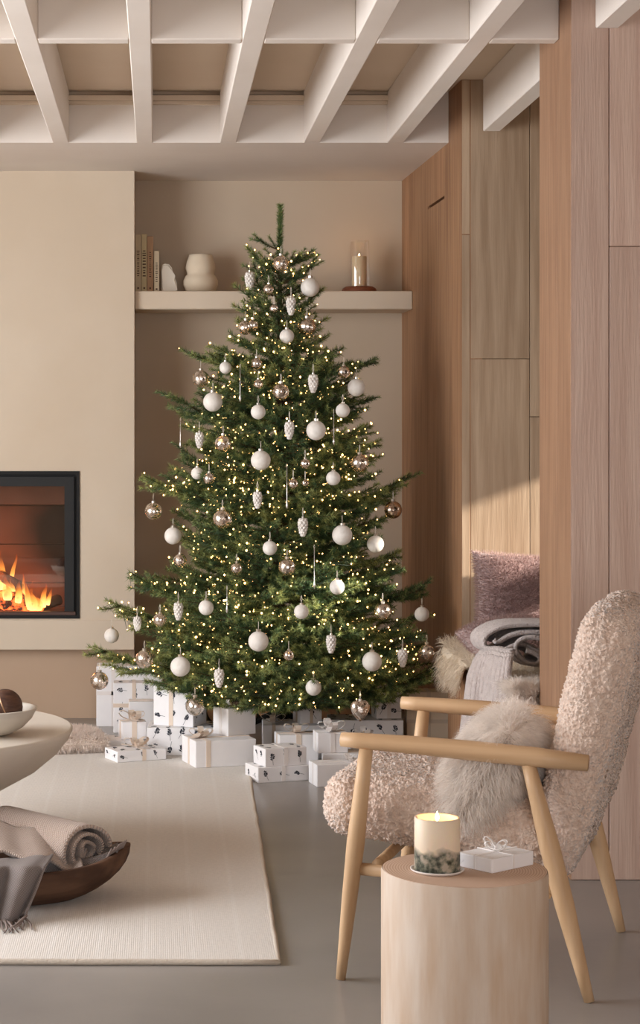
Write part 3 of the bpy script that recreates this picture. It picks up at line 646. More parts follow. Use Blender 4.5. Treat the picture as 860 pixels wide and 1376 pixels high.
def bow(s, w, seed=0, loops=4):                    # loops and tails of ribbon around the origin
    rr = random.Random(seed); parts = []
    for k in range(loops):
        a = 2*PI*k/loops+rr.uniform(-0.3, 0.3); dx, dy = math.cos(a), math.sin(a); L = s*rr.uniform(0.8, 1.1)
        pts = []
        for i in range(11):
            t = i/10*2*PI; ra = L*(1-math.cos(t))/2; zz = 0.004+L*0.34*math.sin(t)*(0.6 if t > PI else 1.0)+ra*0.45
            pts.append((dx*ra, dy*ra, max(0.003, zz)))
        parts.append(strip(pts, (-dy, dx, 0), w, 0.0008))
    for k in range(2):
        a = rr.uniform(0, 6.28); dx, dy = math.cos(a), math.sin(a); L = s*1.25
        parts.append(strip([(dx*L*t, dy*L*t, 0.006+0.010*math.sin(t*6)*(1-t)+0.002) for t in [i/6 for i in range(7)]], (-dy, dx, 0), w, 0.0008))
    parts.append(xf(ball_shape(w*0.42, 10, 6), T(0, 0, 0.01)))
    return join(*parts)
pine_mat = pm('pinecone_scale', hexc(62, 44, 34), 0.85, hexc(96, 74, 58), 30)
def pinecone(s, seed=0):
    parts = [lathe([(0.001, 0), (s*0.28, s*0.2), (s*0.3, s*0.5), (s*0.12, s*0.95), (0.001, s)], 10, False)]
    for row in range(6):
        z = s*(0.12+0.15*row); rr = s*float(np.interp(row, [0, 2, 5], [0.24, 0.36, 0.12])); n = 9 if row < 4 else 6
        for k in range(n):
            a = 2*PI*(k+0.5*(row % 2))/n; w = 2.4*rr/n
            M = T(rr*math.cos(a), rr*math.sin(a), z) @ R(a, 'Z') @ R(-0.5, 'Y')
            parts.append(xf(box(-0.06*s, 0.14*s, -w/2, w/2, -0.018*s, 0.018*s), M))
    return join(*parts)
def gift(label, loc, rotz, sx, sy, sz, mat=paper, sprigs=0, rib=None, bands='xy', bw=0.016, bowsz=0.0, cones=0, fold=True, seed=0, boff=(0, 0), bside=True):
    rr = random.Random(seed*13+1); loc = Vector(loc)
    if loc.x < 0.36 and 7 < loc.y < 8.25: loc.z += 0.0130   # stands on the rug
    t = thing('gift_box', label, 'present', loc, rotz, 'wrapped presents')
    meshobj('wrapped_box', *bbox(-sx/2, sx/2, -sy/2, sy/2, 0, sz, 0.0025, 2), mat, t)
    if fold:
        e = 0.0007; hx, hy = sx/2, sy/2; f = []
        for s in (-1, 1):   # paper folds at the short ends
            x0 = s*hx; x1 = s*(hx+e)
            for tri in ([(-hy+.003, .003), (-hy+.003, sz-.003), (-hy+min(hy*0.9, sz*0.55), sz/2)], [(hy-.003, .003), (hy-.003, sz-.003), (hy-min(hy*0.9, sz*0.55), sz/2)]):
                V = [(x0, a, b) for a, b in tri]+[(x1, a, b) for a, b in tri]; meshobj('paper_fold', V, [(0, 1, 2), (3, 5, 4), (0, 3, 4, 1), (1, 4, 5, 2), (2, 5, 3, 0)], mat, t)
    if sprigs:
        pr = []
        def face(o, u, v, n, lu, lv):
            nu, nv = max(1, round(lu/0.062)), max(1, round(lv/0.062))
            for i in range(nu):
                for j in range(nv):
                    a = (i+0.5+rr.uniform(-.15, .15))/nu-0.5; b = (j+0.5+rr.uniform(-.15, .15))/nv-0.5
                    s = min(0.029, lv*0.48, lu*0.48)*sprigs
                    pr.append(sprig(Vector(o)+Vector(u)*a*lu+Vector(v)*b*lv, u, v, n, s, rr.choice((0.1, -0.5, 0.6, 2.9, 1.4)) if lv > 0.06 else rr.choice((1.3, -1.4, 0.4)), rr))
        face((0, -sy/2, sz/2), (1, 0, 0), (0, 0, 1), (0, -1, 0), sx, sz)
        face((sx/2, 0, sz/2), (0, 1, 0), (0, 0, 1), (1, 0, 0), sy, sz)
        face((-sx/2, 0, sz/2), (0, -1, 0), (0, 0, 1), (-1, 0, 0), sy, sz)
        face((0, 0, sz), (1, 0, 0), (0, 1, 0), (0, 0, 1), sx, sy)
        for q_ in pr: meshobj('sprig_print', *q_, print_ink, t)
    if rib:
        e = 0.0014; rp_ = []
        def band(ax, c):
            if ax == 'x':   # runs along x, seen on the top and both ends
                return join(box(-sx/2-e, sx/2+e, c-bw/2, c+bw/2, sz, sz+e), box(-sx/2-e, -sx/2, c-bw/2, c+bw/2, 0.001, sz), box(sx/2, sx/2+e, c-bw/2, c+bw/2, 0.001, sz))
            if ax == 'y':
                return join(box(c-bw/2, c+bw/2, -sy/2-e, sy/2+e, sz, sz+e), box(c-bw/2, c+bw/2, -sy/2-e, -sy/2, 0.001, sz), box(c-bw/2, c+bw/2, sy/2, sy/2+e, 0.001, sz))
            return join(box(-sx/2-e, sx/2+e, -sy/2-e, -sy/2, sz*c-bw/2, sz*c+bw/2), box(-sx/2-e, -sx/2, -sy/2, sy/2, sz*c-bw/2, sz*c+bw/2), box(sx/2, sx/2+e, -sy/2, sy/2, sz*c-bw/2, sz*c+bw/2))
        for ch in bands:
            if ch == 'x': rp_.append(band('x', boff[1]))
            elif ch == 'y': rp_.append(band('y', boff[0]))
            elif ch == 'h': rp_.append(band('h', 0.55))
        if rp_: meshobj('ribbon', *join(*rp_), rib, t)
        if bowsz: meshobj('bow', *xf(bow(bowsz, bw*1.15, seed), T(boff[0], boff[1], sz+e)), rib, t)
    for k in range(cones):
        meshobj('pinecone', *xf(pinecone(0.034, k), T(boff[0]-0.03+0.045*k, boff[1]-0.03+0.012*k, sz+0.012) @ R(1.2, 'X') @ R(0.6*k, 'Z')), pine_mat, t)
    return t
def on(px, py, z=0.0):                             # pixel -> point at height z
    d = (EYE-z)*F/(py-HY); return Vector(((px-CX)*d/F, d, z))
def gx(px, d, z=0.0): return Vector(((px-CX)*d/F, d, z))
gift('tall plain white present with pale ribbons standing against the hearth wall', gx(174, 8.80), 0.0, 0.285, 0.13, 0.262, rib=ribbon_white, bands='yh', seed=1, boff=(-0.07, 0))
gift('white sprig-printed present with cream ribbon leaning before the tallest white present', gx(180, 8.60), 0.02, 0.175, 0.10, 0.212, sprigs=1, rib=ribbon_cream, bands='yh', seed=2)
gift('small plain white present with cream ribbon between two sprig-printed presents', gx(190, 8.43), 0.05, 0.105, 0.10, 0.155, rib=ribbon_cream, bands='x', seed=3)
g5 = gift('thin flat sprig-printed present lying under a small bow-tied present', gx(151, 8.13), -0.25, 0.20, 0.15, 0.030, sprigs=0.8, seed=5)
gift('small pale present tied with a big cream bow on top of a thin flat present', gx(178, 8.13, 0.0305), 0.2, 0.10, 0.085, 0.07, rib=ribbon_cream, bands='xy', bowsz=0.06, bw=0.02, seed=4)
gift('flat sprig-printed present with cream bow at the edge of the rug', gx(182, 7.80), 0.42, 0.205, 0.125, 0.042, sprigs=1.15, rib=ribbon_cream, bands='y', bowsz=0.05, seed=6, boff=(0.01, 0.01))
gift('long white sprig-printed present supporting a bigger sprig-printed present', gx(248, 7.97), -0.06, 0.285, 0.20, 0.108, sprigs=1.1, seed=8)
gift('large square sprig-printed present with a pinecone and cream bow, stacked on another present', gx(242, 7.98, 0.1085), -0.42, 0.17, 0.135, 0.155, sprigs=1.1, rib=ribbon_cream, bands='y', bowsz=0.07, bw=0.018, cones=1, seed=7, boff=(-0.01, 0))
gift('large plain white present with beige ribbon lying at the edge of the rug', gx(294, 7.70), 0.28, 0.24, 0.18, 0.100, rib=ribbon_cream, bands='xy', bw=0.018, bowsz=0.05, seed=9, boff=(-0.07, 0.0))
gift('plain white present topped with pinecones, stacked on a large plain present', gx(315, 7.78, 0.1005), 0.62, 0.135, 0.095, 0.105, mat=paper, rib=ribbon_white, bands='x', bowsz=0.04, cones=2, seed=10)
gift('flat sprig-printed present on the concrete floor, lowest of a pair', gx(372, 7.42), 0.33, 0.20, 0.13, 0.056, sprigs=1.0, rib=ribbon_white, bands='y', seed=11)
gift('sprig-printed present with white ribbon on top of a flat sprig-printed present', gx(376, 7.42, 0.0565), 0.36, 0.165, 0.11, 0.066, sprigs=1.0, rib=ribbon_white, bands='y', bowsz=0.0, seed=12)
gift('plain white present on the concrete floor in front of the armchair seat', gx(456, 7.32), 0.20, 0.20, 0.11, 0.080, rib=ribbon_white, bands='x', bw=0.012, bowsz=0.03, seed=13, boff=(0.04, 0.0))
gift('low plain white present carrying a white bow-tied present', gx(462, 7.56), -0.05, 0.16, 0.13, 0.080, seed=15)
gift('white present with a loose white bow stacked on a low plain present', gx(444, 7.56, 0.0805), 0.12, 0.115, 0.09, 0.075, sprigs=0, rib=ribbon_white, bands='xy', bowsz=0.055, bw=0.018, seed=14)
gift('long plain white present with tan bow carrying a small sprig-printed cube', gx(396, 7.97), -0.03, 0.255, 0.17, 0.130, rib=ribbon_tan, bands='y', bowsz=0.05, bw=0.014, seed=16, boff=(-0.085, -0.02))
gift('small cube present with sprigs and a tan bow, on a long plain present', gx(413, 7.97, 0.1305), 0.30, 0.09, 0.085, 0.088, sprigs=1.1, rib=ribbon_tan, bands='xy', bowsz=0.05, bw=0.013, seed=17)
gift('plain white present with cream ribbon and bow behind a stacked pair', gx(398, 7.70), 0.12, 0.15, 0.11, 0.128, rib=ribbon_cream, bands='xy', bw=0.02, bowsz=0.05, seed=18)
gift('long wide sprig-printed present carrying a narrow upright present', gx(490, 7.98), -0.03, 0.29, 0.17, 0.148, sprigs=1.1, seed=19)
gift('narrow upright sprig-printed present with white bow on a long wide present', gx(519, 7.98, 0.1485), 0.15, 0.10, 0.085, 0.115, sprigs=1.1, rib=ribbon_white, bands='xy', bowsz=0.055, bw=0.016, seed=20)
gift('tall cream paper present with tan ribbon near the timber wall', gx(574, 7.98), -0.03, 0.17, 0.12, 0.255, mat=paper_cream, rib=ribbon_tan, bands='yh', seed=21)
gift('small white present with white bow between the long present and the armchair', gx(488, 7.72), 0.2, 0.13, 0.11, 0.105, rib=ribbon_white, bands='xy', bowsz=0.05, bw=0.018, seed=22)
# ------------------------------------------------------------------ firewood stacked in the alcove
bark2 = pm('firewood_bark', hexc(96, 74, 56), 0.95, hexc(66, 48, 36), 12, bump=0.6, bscale=30)
endm = pm('firewood_cut', hexc(168, 126, 88), 0.85, hexc(140, 100, 68), 20)
rl = random.Random(9); lx = 0.10; logs = []
row0 = []
while lx < 1.02:
    r = rl.uniform(0.05, 0.068); row0.append((lx+r, r)); lx += 2*r+0.002
def firewood(x, z, r, label):
    t = thing('firewood_log', label, 'log', (x, 8.98, z-r), 0, 'firewood logs')
    meshobj('bark', *xf(lathe([(r*0.985, -0.17), (r, -0.15), (r*0.99, 0.15), (r*0.98, 0.17)], 18, False), T(0, 0, r) @ R(PI/2, 'X')), bark2, t, True)
    for y in (-0.17, 0.17): meshobj('cut_end', *xf(lathe([(r*0.98, -0.001), (r*0.98, 0.001)], 18), T(0, y, r) @ R(PI/2, 'X')), endm, t)
for x, r in row0: firewood(x, r, r, 'round-cut firewood log lying on the floor at the back of the alcove')
for (x, r), (x2, r2) in zip(row0[:-1], row0[1:]):
    rn = 0.047; dx = x2-x; a, b = r+rn+0.002, r2+rn+0.002; D = math.hypot(dx, r2-r)
    ux, uz = dx/D, (r2-r)/D; s = (a*a-b*b+D*D)/(2*D); hgt = math.sqrt(max(0, a*a-s*s))
    firewood(x+ux*s-uz*hgt, r+uz*s+ux*hgt, rn, 'round-cut firewood log in the upper row of the stack in the alcove')
# ------------------------------------------------------------------ rug
rugm, rt, rb_ = newmat('cream_wool_weave'); N, L = rt.nodes.new, rt.links.new
rb_.inputs['Roughness'].default_value = 0.95; rb_.inputs['Sheen Weight'].default_value = 0.2
tc = N('ShaderNodeTexCoord'); sx_ = N('ShaderNodeSeparateXYZ'); L(tc.outputs['Object'], sx_.inputs[0])
w1 = N('ShaderNodeTexWave'); w1.bands_direction = 'X'; w1.inputs['Scale'].default_value = 2.7; w1.inputs['Distortion'].default_value = 0.0; L(tc.outputs['Object'], w1.inputs['Vector'])
rr1 = N('ShaderNodeValToRGB'); rr1.color_ramp.elements[0].position = 0.95; rr1.color_ramp.elements[1].position = 0.998
rr1.color_ramp.elements[0].color = (*hexc(229, 222, 213), 1); rr1.color_ramp.elements[1].color = (*hexc(233, 227, 219), 1); L(w1.outputs['Fac'], rr1.inputs[0])
nzr = N('ShaderNodeTexNoise'); nzr.inputs['Scale'].default_value = 90; nzr.inputs['Detail'].default_value = 3; L(tc.outputs['Object'], nzr.inputs['Vector'])
mxr = N('ShaderNodeMixRGB'); mxr.blend_type = 'MULTIPLY'; mxr.inputs[0].default_value = 0.22; L(rr1.outputs[0], mxr.inputs[1]); L(nzr.outputs['Fac'], mxr.inputs[2]); L(mxr.outputs[0], rb_.inputs['Base Color'])
wy = N('ShaderNodeTexWave'); wy.bands_direction = 'Y'; wy.inputs['Scale'].default_value = 46; wy.inputs['Distortion'].default_value = 1.5; wy.inputs['Detail Scale'].default_value = 8; L(tc.outputs['Object'], wy.inputs['Vector'])
wx = N('ShaderNodeTexWave'); wx.bands_direction = 'X'; wx.inputs['Scale'].default_value = 60; wx.inputs['Distortion'].default_value = 1.5; L(tc.outputs['Object'], wx.inputs['Vector'])
wad = N('ShaderNodeMath'); wad.operation = 'MULTIPLY'; L(wy.outputs['Fac'], wad.inputs[0]); L(wx.outputs['Fac'], wad.inputs[1])
bpr = N('ShaderNodeBump'); bpr.inputs['Strength'].default_value = 0.35; bpr.inputs['Distance'].default_value = 0.003; L(wad.outputs[0], bpr.inputs['Height']); L(bpr.outputs[0], rb_.inputs['Normal'])
rug = thing('rug', 'large cream flat-woven wool rug with faint stripes on the concrete floor', 'rug', (-0.9, 6.5, 0))
rp4 = [(-2.45-0.0+0.9-0.9, 4.85-6.5), (0.292+0.9, 4.836-6.5), (0.357+0.9, 8.22-6.5), (-2.35, 8.25-6.5)]
rp4[0] = (-1.55, 4.845-6.5); rp4[3] = (-1.50, 8.25-6.5)
meshobj('woven_field', *prism(rp4, 0.0, 0.0125), rugm, rug)
ep = []
for k in range(4):
    a, b = Vector((*rp4[k], 0.0075)), Vector((*rp4[(k+1) % 4], 0.0075)); n = 30
    ep += [a+(b-a)*i/n+Vector((random.Random(k*40+i).uniform(-.002, .002), random.Random(k*50+i).uniform(-.002, .002), 0)) for i in range(n)]
ep.append(ep[0])
meshobj('edge_binding', *tube(ep, 0.0075, 6), pm('rug_binding', hexc(206, 195, 181), 0.95, bump=0.4, bscale=120), rug, True)

# ------------------------------------------------------------------ coffee table and its bowl
stone = pm('off_white_stone', hexc(222, 214, 202), 0.55, hexc(214, 205, 192), 5, bump=0.08, bscale=60)
TD, TZ = 6.02, 0.40; tcx = (-142-CX)*TD/F; tR = 0.535
ct = thing('coffee_table', 'round off-white stone coffee table with a thick bowl-shaped top', 'coffee table', (tcx, TD, 0.0126))
Zt = TZ-0.0126
meshobj('table_top', *lathe([(0.02, Zt-0.205), (0.24, Zt-0.20), (0.34, Zt-0.175), (0.43, Zt-0.125), (0.49, Zt-0.075), (0.522, Zt-0.035), (0.534, Zt-0.012), (0.534, Zt-0.005), (0.528, Zt-0.001), (0.02, Zt)], 96), stone, ct, True).data.polygons.foreach_set('use_smooth', [True]*(96*8)+[False]*(96+2))
meshobj('pedestal', *lathe([(0.36, 0.0), (0.362, 0.02), (0.345, 0.07), (0.29, 0.12), (0.20, 0.155), (0.16, 0.178), (0.16, Zt-0.2)], 64), stone, ct, True)
bd = 5.86; bc = P(-16, 980, bd); bR = 66*bd/F
bz = TZ+0.0005
bw_ = thing('serving_bowl', 'shallow off-white ceramic bowl on the round coffee table', 'bowl', (bc.x, bd, bz))
def bowl_prof(R_, H, th):
    o = [(R_*0.34*1.0, 0.0), (R_*0.5, 0.006), (R_*0.72, H*0.30), (R_*0.9, H*0.64), (R_, H)]
    i = [(R_-th*0.5, H+th*0.2), (R_-th, H*0.97), (R_*0.88-th*0.6, H*0.64), (R_*0.70-th*0.4, H*0.34), (R_*0.45, th), (0.002, th)]
    return [(0.002, 0.0)]+o+i
meshobj('bowl', *lathe(bowl_prof(bR, 0.078, 0.011), 56, False), pm('bowl_ceramic', hexc(214, 206, 194), 0.5, hexc(204, 196, 184), 8), bw_, True)
wood_ball = pm('dark_wood_ball', hexc(92, 62, 46), 0.6, hexc(64, 40, 30), 26, (1, 1, 5), bump=0.3, bscale=60)
gold_line = pm('pale_gold_trim', hexc(176, 140, 108), 0.35, metallic=0.6)
for i, (dx, dy, r, lab, m) in enumerate(((0.05, -0.01, 0.052, 'dark brown wooden ball with pale seam, nearest the bowl rim', wood_ball), (-0.055, 0.035, 0.050, 'dark brown wooden ball with pale seam beside a white ball in the bowl', wood_ball), (-0.045, -0.065, 0.042, 'small white ball resting in the coffee table bowl', white_ball))):
    b_ = thing('decorative_ball', lab, 'decorative ball', (bc.x+dx, bd+dy, bz+0.030), 0.6*i)
    meshobj('ball', *xf(ball_shape(r, 24, 14), T(0, 0, r)), m, b_, True)
    if m is wood_ball:
        meshobj('seam', *xf(lathe([(r*1.0, -0.002), (r*1.02, 0), (r*1.0, 0.002), (r*0.99, 0.0), (r*1.0, -0.002)], 32, False), T(0, 0, r) @ R(1.2, 'Y')), gold_line, b_)

# ------------------------------------------------------------------ dough bowl with rolled blankets on the rug
ZR = 0.0128
dm = wood('dark_bowl_wood', hexc(74, 54, 43), hexc(104, 78, 62), 2.4, axis='x', rnd=0.02, rough=0.85, spec=0.15, bump=0.3, dense=9)
dbl = thing('dough_bowl', 'dark carved wooden dough bowl on the cream rug holding rolled blankets', 'bowl', (-0.40, 5.47, ZR), 0.12)
def dough(th, H):
    V, Fc = [], []; n, m = 56, 9
    for side in (0, 1):
        for i in range(m):
            t = i/(m-1); k = (0.50+0.50*math.sin(t*PI/2)**1.0) if side == 0 else (0.46+0.47*math.sin(t*PI/2))
            z = H*t**1.5 if side == 0 else th+(H-th)*t**1.5
            for j in range(n):
                a = 2*PI*j/n; lift = 0.035*abs(math.cos(a))**3*t
                V.append((0.33*k*math.cos(a)*(1+0.02*math.sin(5*a)), 0.19*k*math.sin(a)*(1+0.03*math.sin(3*a+1)), z+lift))
    for s in (0, 1):
        o = s*m*n
        for i in range(m-1):
            for j in range(n):
                q = (o+i*n+j, o+i*n+(j+1) % n, o+(i+1)*n+(j+1) % n, o+(i+1)*n+j); Fc.append(q if s == 0 else q[::-1])
    for j in range(n): Fc.append(((m-1)*n+j, (m-1)*n+(j+1) % n, (2*m-1)*n+(j+1) % n, (2*m-1)*n+j))
    Fc.append(tuple(range(n-1, -1, -1))); Fc.append(tuple(range(m*n, m*n+n)))
    return V, Fc
meshobj('bowl', *dough(0.02, 0.105), dm, dbl, True)
def knit(name, c1, c2, sc, bump=0.9):
    m, nt, b = newmat(name); N, L = nt.nodes.new, nt.links.new
    uv = N('ShaderNodeUVMap'); b.inputs['Roughness'].default_value = 0.95; b.inputs['Sheen Weight'].default_value = 0.35
    wa = N('ShaderNodeTexWave'); wa.bands_direction = 'DIAGONAL'; wa.inputs['Scale'].default_value = sc; wa.inputs['Distortion'].default_value = 0.6; L(uv.outputs[0], wa.inputs['Vector'])
    mp = N('ShaderNodeMapping'); mp.inputs['Scale'].default_value = (1, -1, 1); L(uv.outputs[0], mp.inputs[0])
    wb = N('ShaderNodeTexWave'); wb.bands_direction = 'DIAGONAL'; wb.inputs['Scale'].default_value = sc; wb.inputs['Distortion'].default_value = 0.6; L(mp.outputs[0], wb.inputs['Vector'])
    ad = N('ShaderNodeMath'); ad.operation = 'MULTIPLY'; L(wa.outputs['Fac'], ad.inputs[0]); L(wb.outputs['Fac'], ad.inputs[1])
    rp = N('ShaderNodeValToRGB'); rp.color_ramp.elements[0].color = (*c2, 1); rp.color_ramp.elements[1].color = (*c1, 1); rp.color_ramp.elements[1].position = 0.45; L(ad.outputs[0], rp.inputs[0]); L(rp.outputs[0], b.inputs['Base Color'])
    bp = N('ShaderNodeBump'); bp.inputs['Strength'].default_value = bump; bp.inputs['Distance'].default_value = 0.004; L(ad.outputs[0], bp.inputs['Height']); L(bp.outputs[0], b.inputs['Normal'])
    return m
def cloth(name, fn, nu, nv, th, m, parent, ulen=1.0, vlen=1.0):     # grid cloth with uv in metres
    V, Fc = grid(fn, nu, nv, th); o = meshobj(name, V, Fc, m, parent, True)
    uvl = o.data.uv_layers.new(name='UVMap'); n = nu*nv; uv = np.zeros((len(o.data.loops), 2), np.float32)
    li = np.zeros(len(o.data.loops), int); o.data.loops.foreach_get('vertex_index', li); li = li % n
    uv[:, 0] = (li//nv)/(nu-1)*ulen; uv[:, 1] = (li % nv)/(nv-1)*vlen; uvl.data.foreach_set('uv', uv.ravel()); return o
pink_knit = knit('blush_waffle_knit', hexc(206, 186, 172), hexc(176, 154, 140), 80)
grey_knit = knit('taupe_herringbone', hexc(150, 136, 130), hexc(116, 104, 100), 100)
# rolled blanket: the roll's axis runs from the spiral end (right) to the back left
roll = thing('rolled_blanket', 'blush pink waffle blanket rolled up in the dark wooden bowl, spiral end showing', 'blanket', (-0.40, 5.47, ZR))
c0 = P(114, 1143, 5.46)-Vector((-0.40, 5.47, ZR)); ax_ = Vector((-0.66, 0.75, 0.0)).normalized(); e1 = Vector((0.75, 0.66, 0)).normalized(); e2_ = Vector((0, 0, 1))
def spiral(u, v):
    a = u*2*PI*3.35; r = 0.010+0.079*(u**0.92)+0.003*math.sin(3*a)
    wob = 0.012*math.sin(a*0.9+1.0)
    q = c0+ax_*(v*0.36+wob*(1-v)-0.006*(1-u)*(v < 0.1))
    ang = a+0.55*PI-3.35*2*PI
    return tuple(q+e1*(math.cos(-ang)*r*1.08)+e2_*(math.sin(-ang)*r*0.92))
cloth('rolled_cloth', spiral, 190, 26, 0.0095, pink_knit, roll, 1.1, 0.36)
# its loose end laid over the bowl towards the left
def loose(u, v):
    s = u
    base = P(114-126*s, 1160-14*s+9*math.sin(s*7), 5.385)-Vector((-0.40, 5.47, ZR))
    z = base.z-0.012-0.014*math.sin(u*11+0.6)+0.05*v
    return (base.x-0.03*v, base.y+0.16*v+0.012*math.sin(u*9), z)
cloth('loose_end', loose, 60, 18, 0.008, pink_knit, roll, 0.35, 0.16)
thr = thing('fringed_throw', 'taupe fringed throw draped over the left side of the wooden bowl', 'blanket', (-0.40, 5.47, ZR))
def drape(u, v):                                  # v: from on top of the bowl, over the rim, down to the rug
    x = (-40+112*u)
    yy = np.interp(v, [0, 0.3, 0.55, 1], [1160, 1172, 1196, 1236])-10*u*(1-v)+6*math.sin(u*8+v*3)*v
    dd = np.interp(v, [0, 0.3, 0.55, 1], [5.40, 5.26, 5.22, 5.19])+0.02*math.sin(u*14+v*2)
    w = P(x-36*v*u, yy, dd)-Vector((-0.40, 5.47, ZR)); return (w.x, w.y, max(w.z, 0.012))
cloth('draped_cloth', drape, 54, 36, 0.006, grey_knit, thr, 0.3, 0.25)
def drape2(u, v):
    w = P(60+98*u, 1164-20*u*u-4*v, 5.44)-Vector((-0.40, 5.47, ZR)); return (w.x, w.y+0.12*v-0.02*u, w.z+0.012*math.sin(v*9)-0.02+0.02*math.sin(v*PI))
cloth('tucked_cloth', drape2, 30, 20, 0.01, grey_knit, thr, 0.25, 0.2)
fr = []; rf = random.Random(3)
for k in range(30):
    u = k/29; p = Vector(drape(u, 1.0)); a = rf.uniform(-.012, .012)
    fr.append(tube([p, p+Vector((a, -0.018, -0.006)), p+Vector((a*2, -0.045, -0.011)), p+Vector((a*2.5+rf.uniform(-.01, .01), -0.075-rf.uniform(0, .02), -0.011))], [0.0035, 0.0032, 0.003, 0.002], 5))
fr = [([(x, y, max(0.003, z)) for x, y, z in V], Fc) for V, Fc in fr]
meshobj('fringe', *join(*fr), pm('taupe_yarn', hexc(140, 126, 120), 0.95), thr, True, kind='stuff')
fr2 = []
for k in range(14):
    p = P(142+1.6*k, 1156-1.0*k, 5.42+0.004*k)-Vector((-0.40, 5.47, ZR))
    fr2.append(tube([p, p+Vector((0.008, -0.004, 0.016)), p+Vector((0.014+rf.uniform(-.004, .004), -0.004, 0.030))], [0.003, 0.0028, 0.0018], 5))
meshobj('fringe', *join(*fr2), MATS['taupe_yarn'], thr, True, kind='stuff')

# ------------------------------------------------------------------ armchair
ch = thing('armchair', 'beech armchair upholstered in curly pale sheepskin beside the log table', 'armchair', (0.811, 4.935, 0), math.radians(-19))
curl_a = pm('curly_sheepskin', hexc(236, 213, 196), 0.95, hexc(218, 190, 171), 70, detail=3, bump=0.55, bscale=150, sheen=0.5, voro=True)
def curly(V, Nn, amp, sc):
    out = np.empty_like(V)
    for i, (v, n) in enumerate(zip(V, Nn)):
        q = Vector(v)*sc; w = noise.noise_vector(q*0.6)*0.5
        d1 = noise.voronoi(q+w)[0]; h = (d1[1]-d1[0]); h = min(1.0, h*1.7)
        out[i] = v+n*(amp*(h-0.55)+0.004*noise.noise(Vector(v)*14))
    return out
def tufts(V, Nn, seed, k, L=0.016):
    rg_ = np.random.default_rng(seed); ii = rg_.integers(0, len(V), k)
    return strands(V[ii]+rg_.normal(0, 0.002, (k, 3)), Nn[ii], L, 0.0016, 3, 2.2, 0.35, seed)
# seat
sV, sF, sN = rbox(0.62, 0.585, 0.155, 0.070, 0.0042)
sV = sV.copy(); sV[:, 2] += 0.012*np.cos(sV[:, 0]*4)*np.cos(sV[:, 1]*4)*(sV[:, 2] > 0)
Ms = np.array((T(-0.045, 0, 0.372) @ R(math.radians(5.0), 'Y')).to_3x3()); off = np.array([-0.045, 0, 0.372])
sV = sV @ Ms.T+off; sN = sN @ Ms.T
sV2 = curly(sV, sN, 0.0085, 115)
seat = meshobj('seat', sV2.tolist(), sF, curl_a, ch, True)
# backrest
bV, bF, bN = rbox(0.135, 0.60, 0.66, 0.060, 0.0042)
bV = bV.copy(); tz = (bV[:, 2]+0.33)/0.66
bV[:, 0] *= np.interp(tz, [0, 0.25, 0.7, 1.0], [0.62, 0.95, 1.08, 1.0]); bV[:, 1] *= np.interp(tz, [0, 0.3, 1], [0.90, 1.0, 0.97])
bV[:, 2] -= 0.10*(bV[:, 1]/0.3)**4*np.clip((tz-0.6)/0.4, 0, 1)*0.5
a = math.radians(13.5); Mb = np.array(R(a, 'Y').to_3x3())
bV = bV @ Mb.T+np.array([0.262, 0, 0.568]); bN = bN @ Mb.T
bV2 = curly(bV, bN, 0.0085, 115)
back = meshobj('backrest', bV2.tolist(), bF, curl_a, ch, True)
for s in (-1, 1):
    y = s*0.335
    pts = [Vector((-0.287, y, 0.001)).lerp(Vector((-0.226, y, 0.545)), t) for t in (0, .15, .35, .6, .85, 1)]
    meshobj('leg', *tube(pts, [0.0115, 0.0145, 0.0185, 0.0215, 0.018, 0.0165], 16), beech_z, ch, True)
    pts = [Vector((0.287, y, 0.001)).lerp(Vector((0.150, y, 0.533)), t) for t in (0, .15, .4, .65, .88, 1)]
    meshobj('leg', *tube(pts, [0.012, 0.016, 0.0225, 0.0235, 0.018, 0.016], 16), beech_z, ch, True)
    pts = [(-0.285, y, 0.563), (-0.24, y, 0.562), (-0.1, y, 0.558), (0.05, y, 0.551), (0.17, y, 0.545), (0.285, y, 0.538)]
    meshobj('armrest', *tube(pts, [(0.019, 0.0165), (0.022, 0.0185), (0.028, 0.021), (0.030, 0.023), (0.027, 0.0225), (0.02, 0.0185)], 18), beech, ch, True)
    meshobj('side_rail', *tube([(-0.26, y*0.99, 0.262), (0.0, y*0.985, 0.258), (0.215, y*0.99, 0.25)], [(0.012, 0.015)]*3, 12), beech, ch, True)
    meshobj('back_rail', *tube([(0.20, s*0.26, 0.30), (0.178, s*0.26, 0.215)], 0.014, 10), beech, ch, True)
for x, z in ((-0.2, 0.275), (0.19, 0.235)):
    meshobj('cross_rail', *tube([(x, -0.335, z), (x, 0.335, z)], 0.013, 10), beech, ch, True)
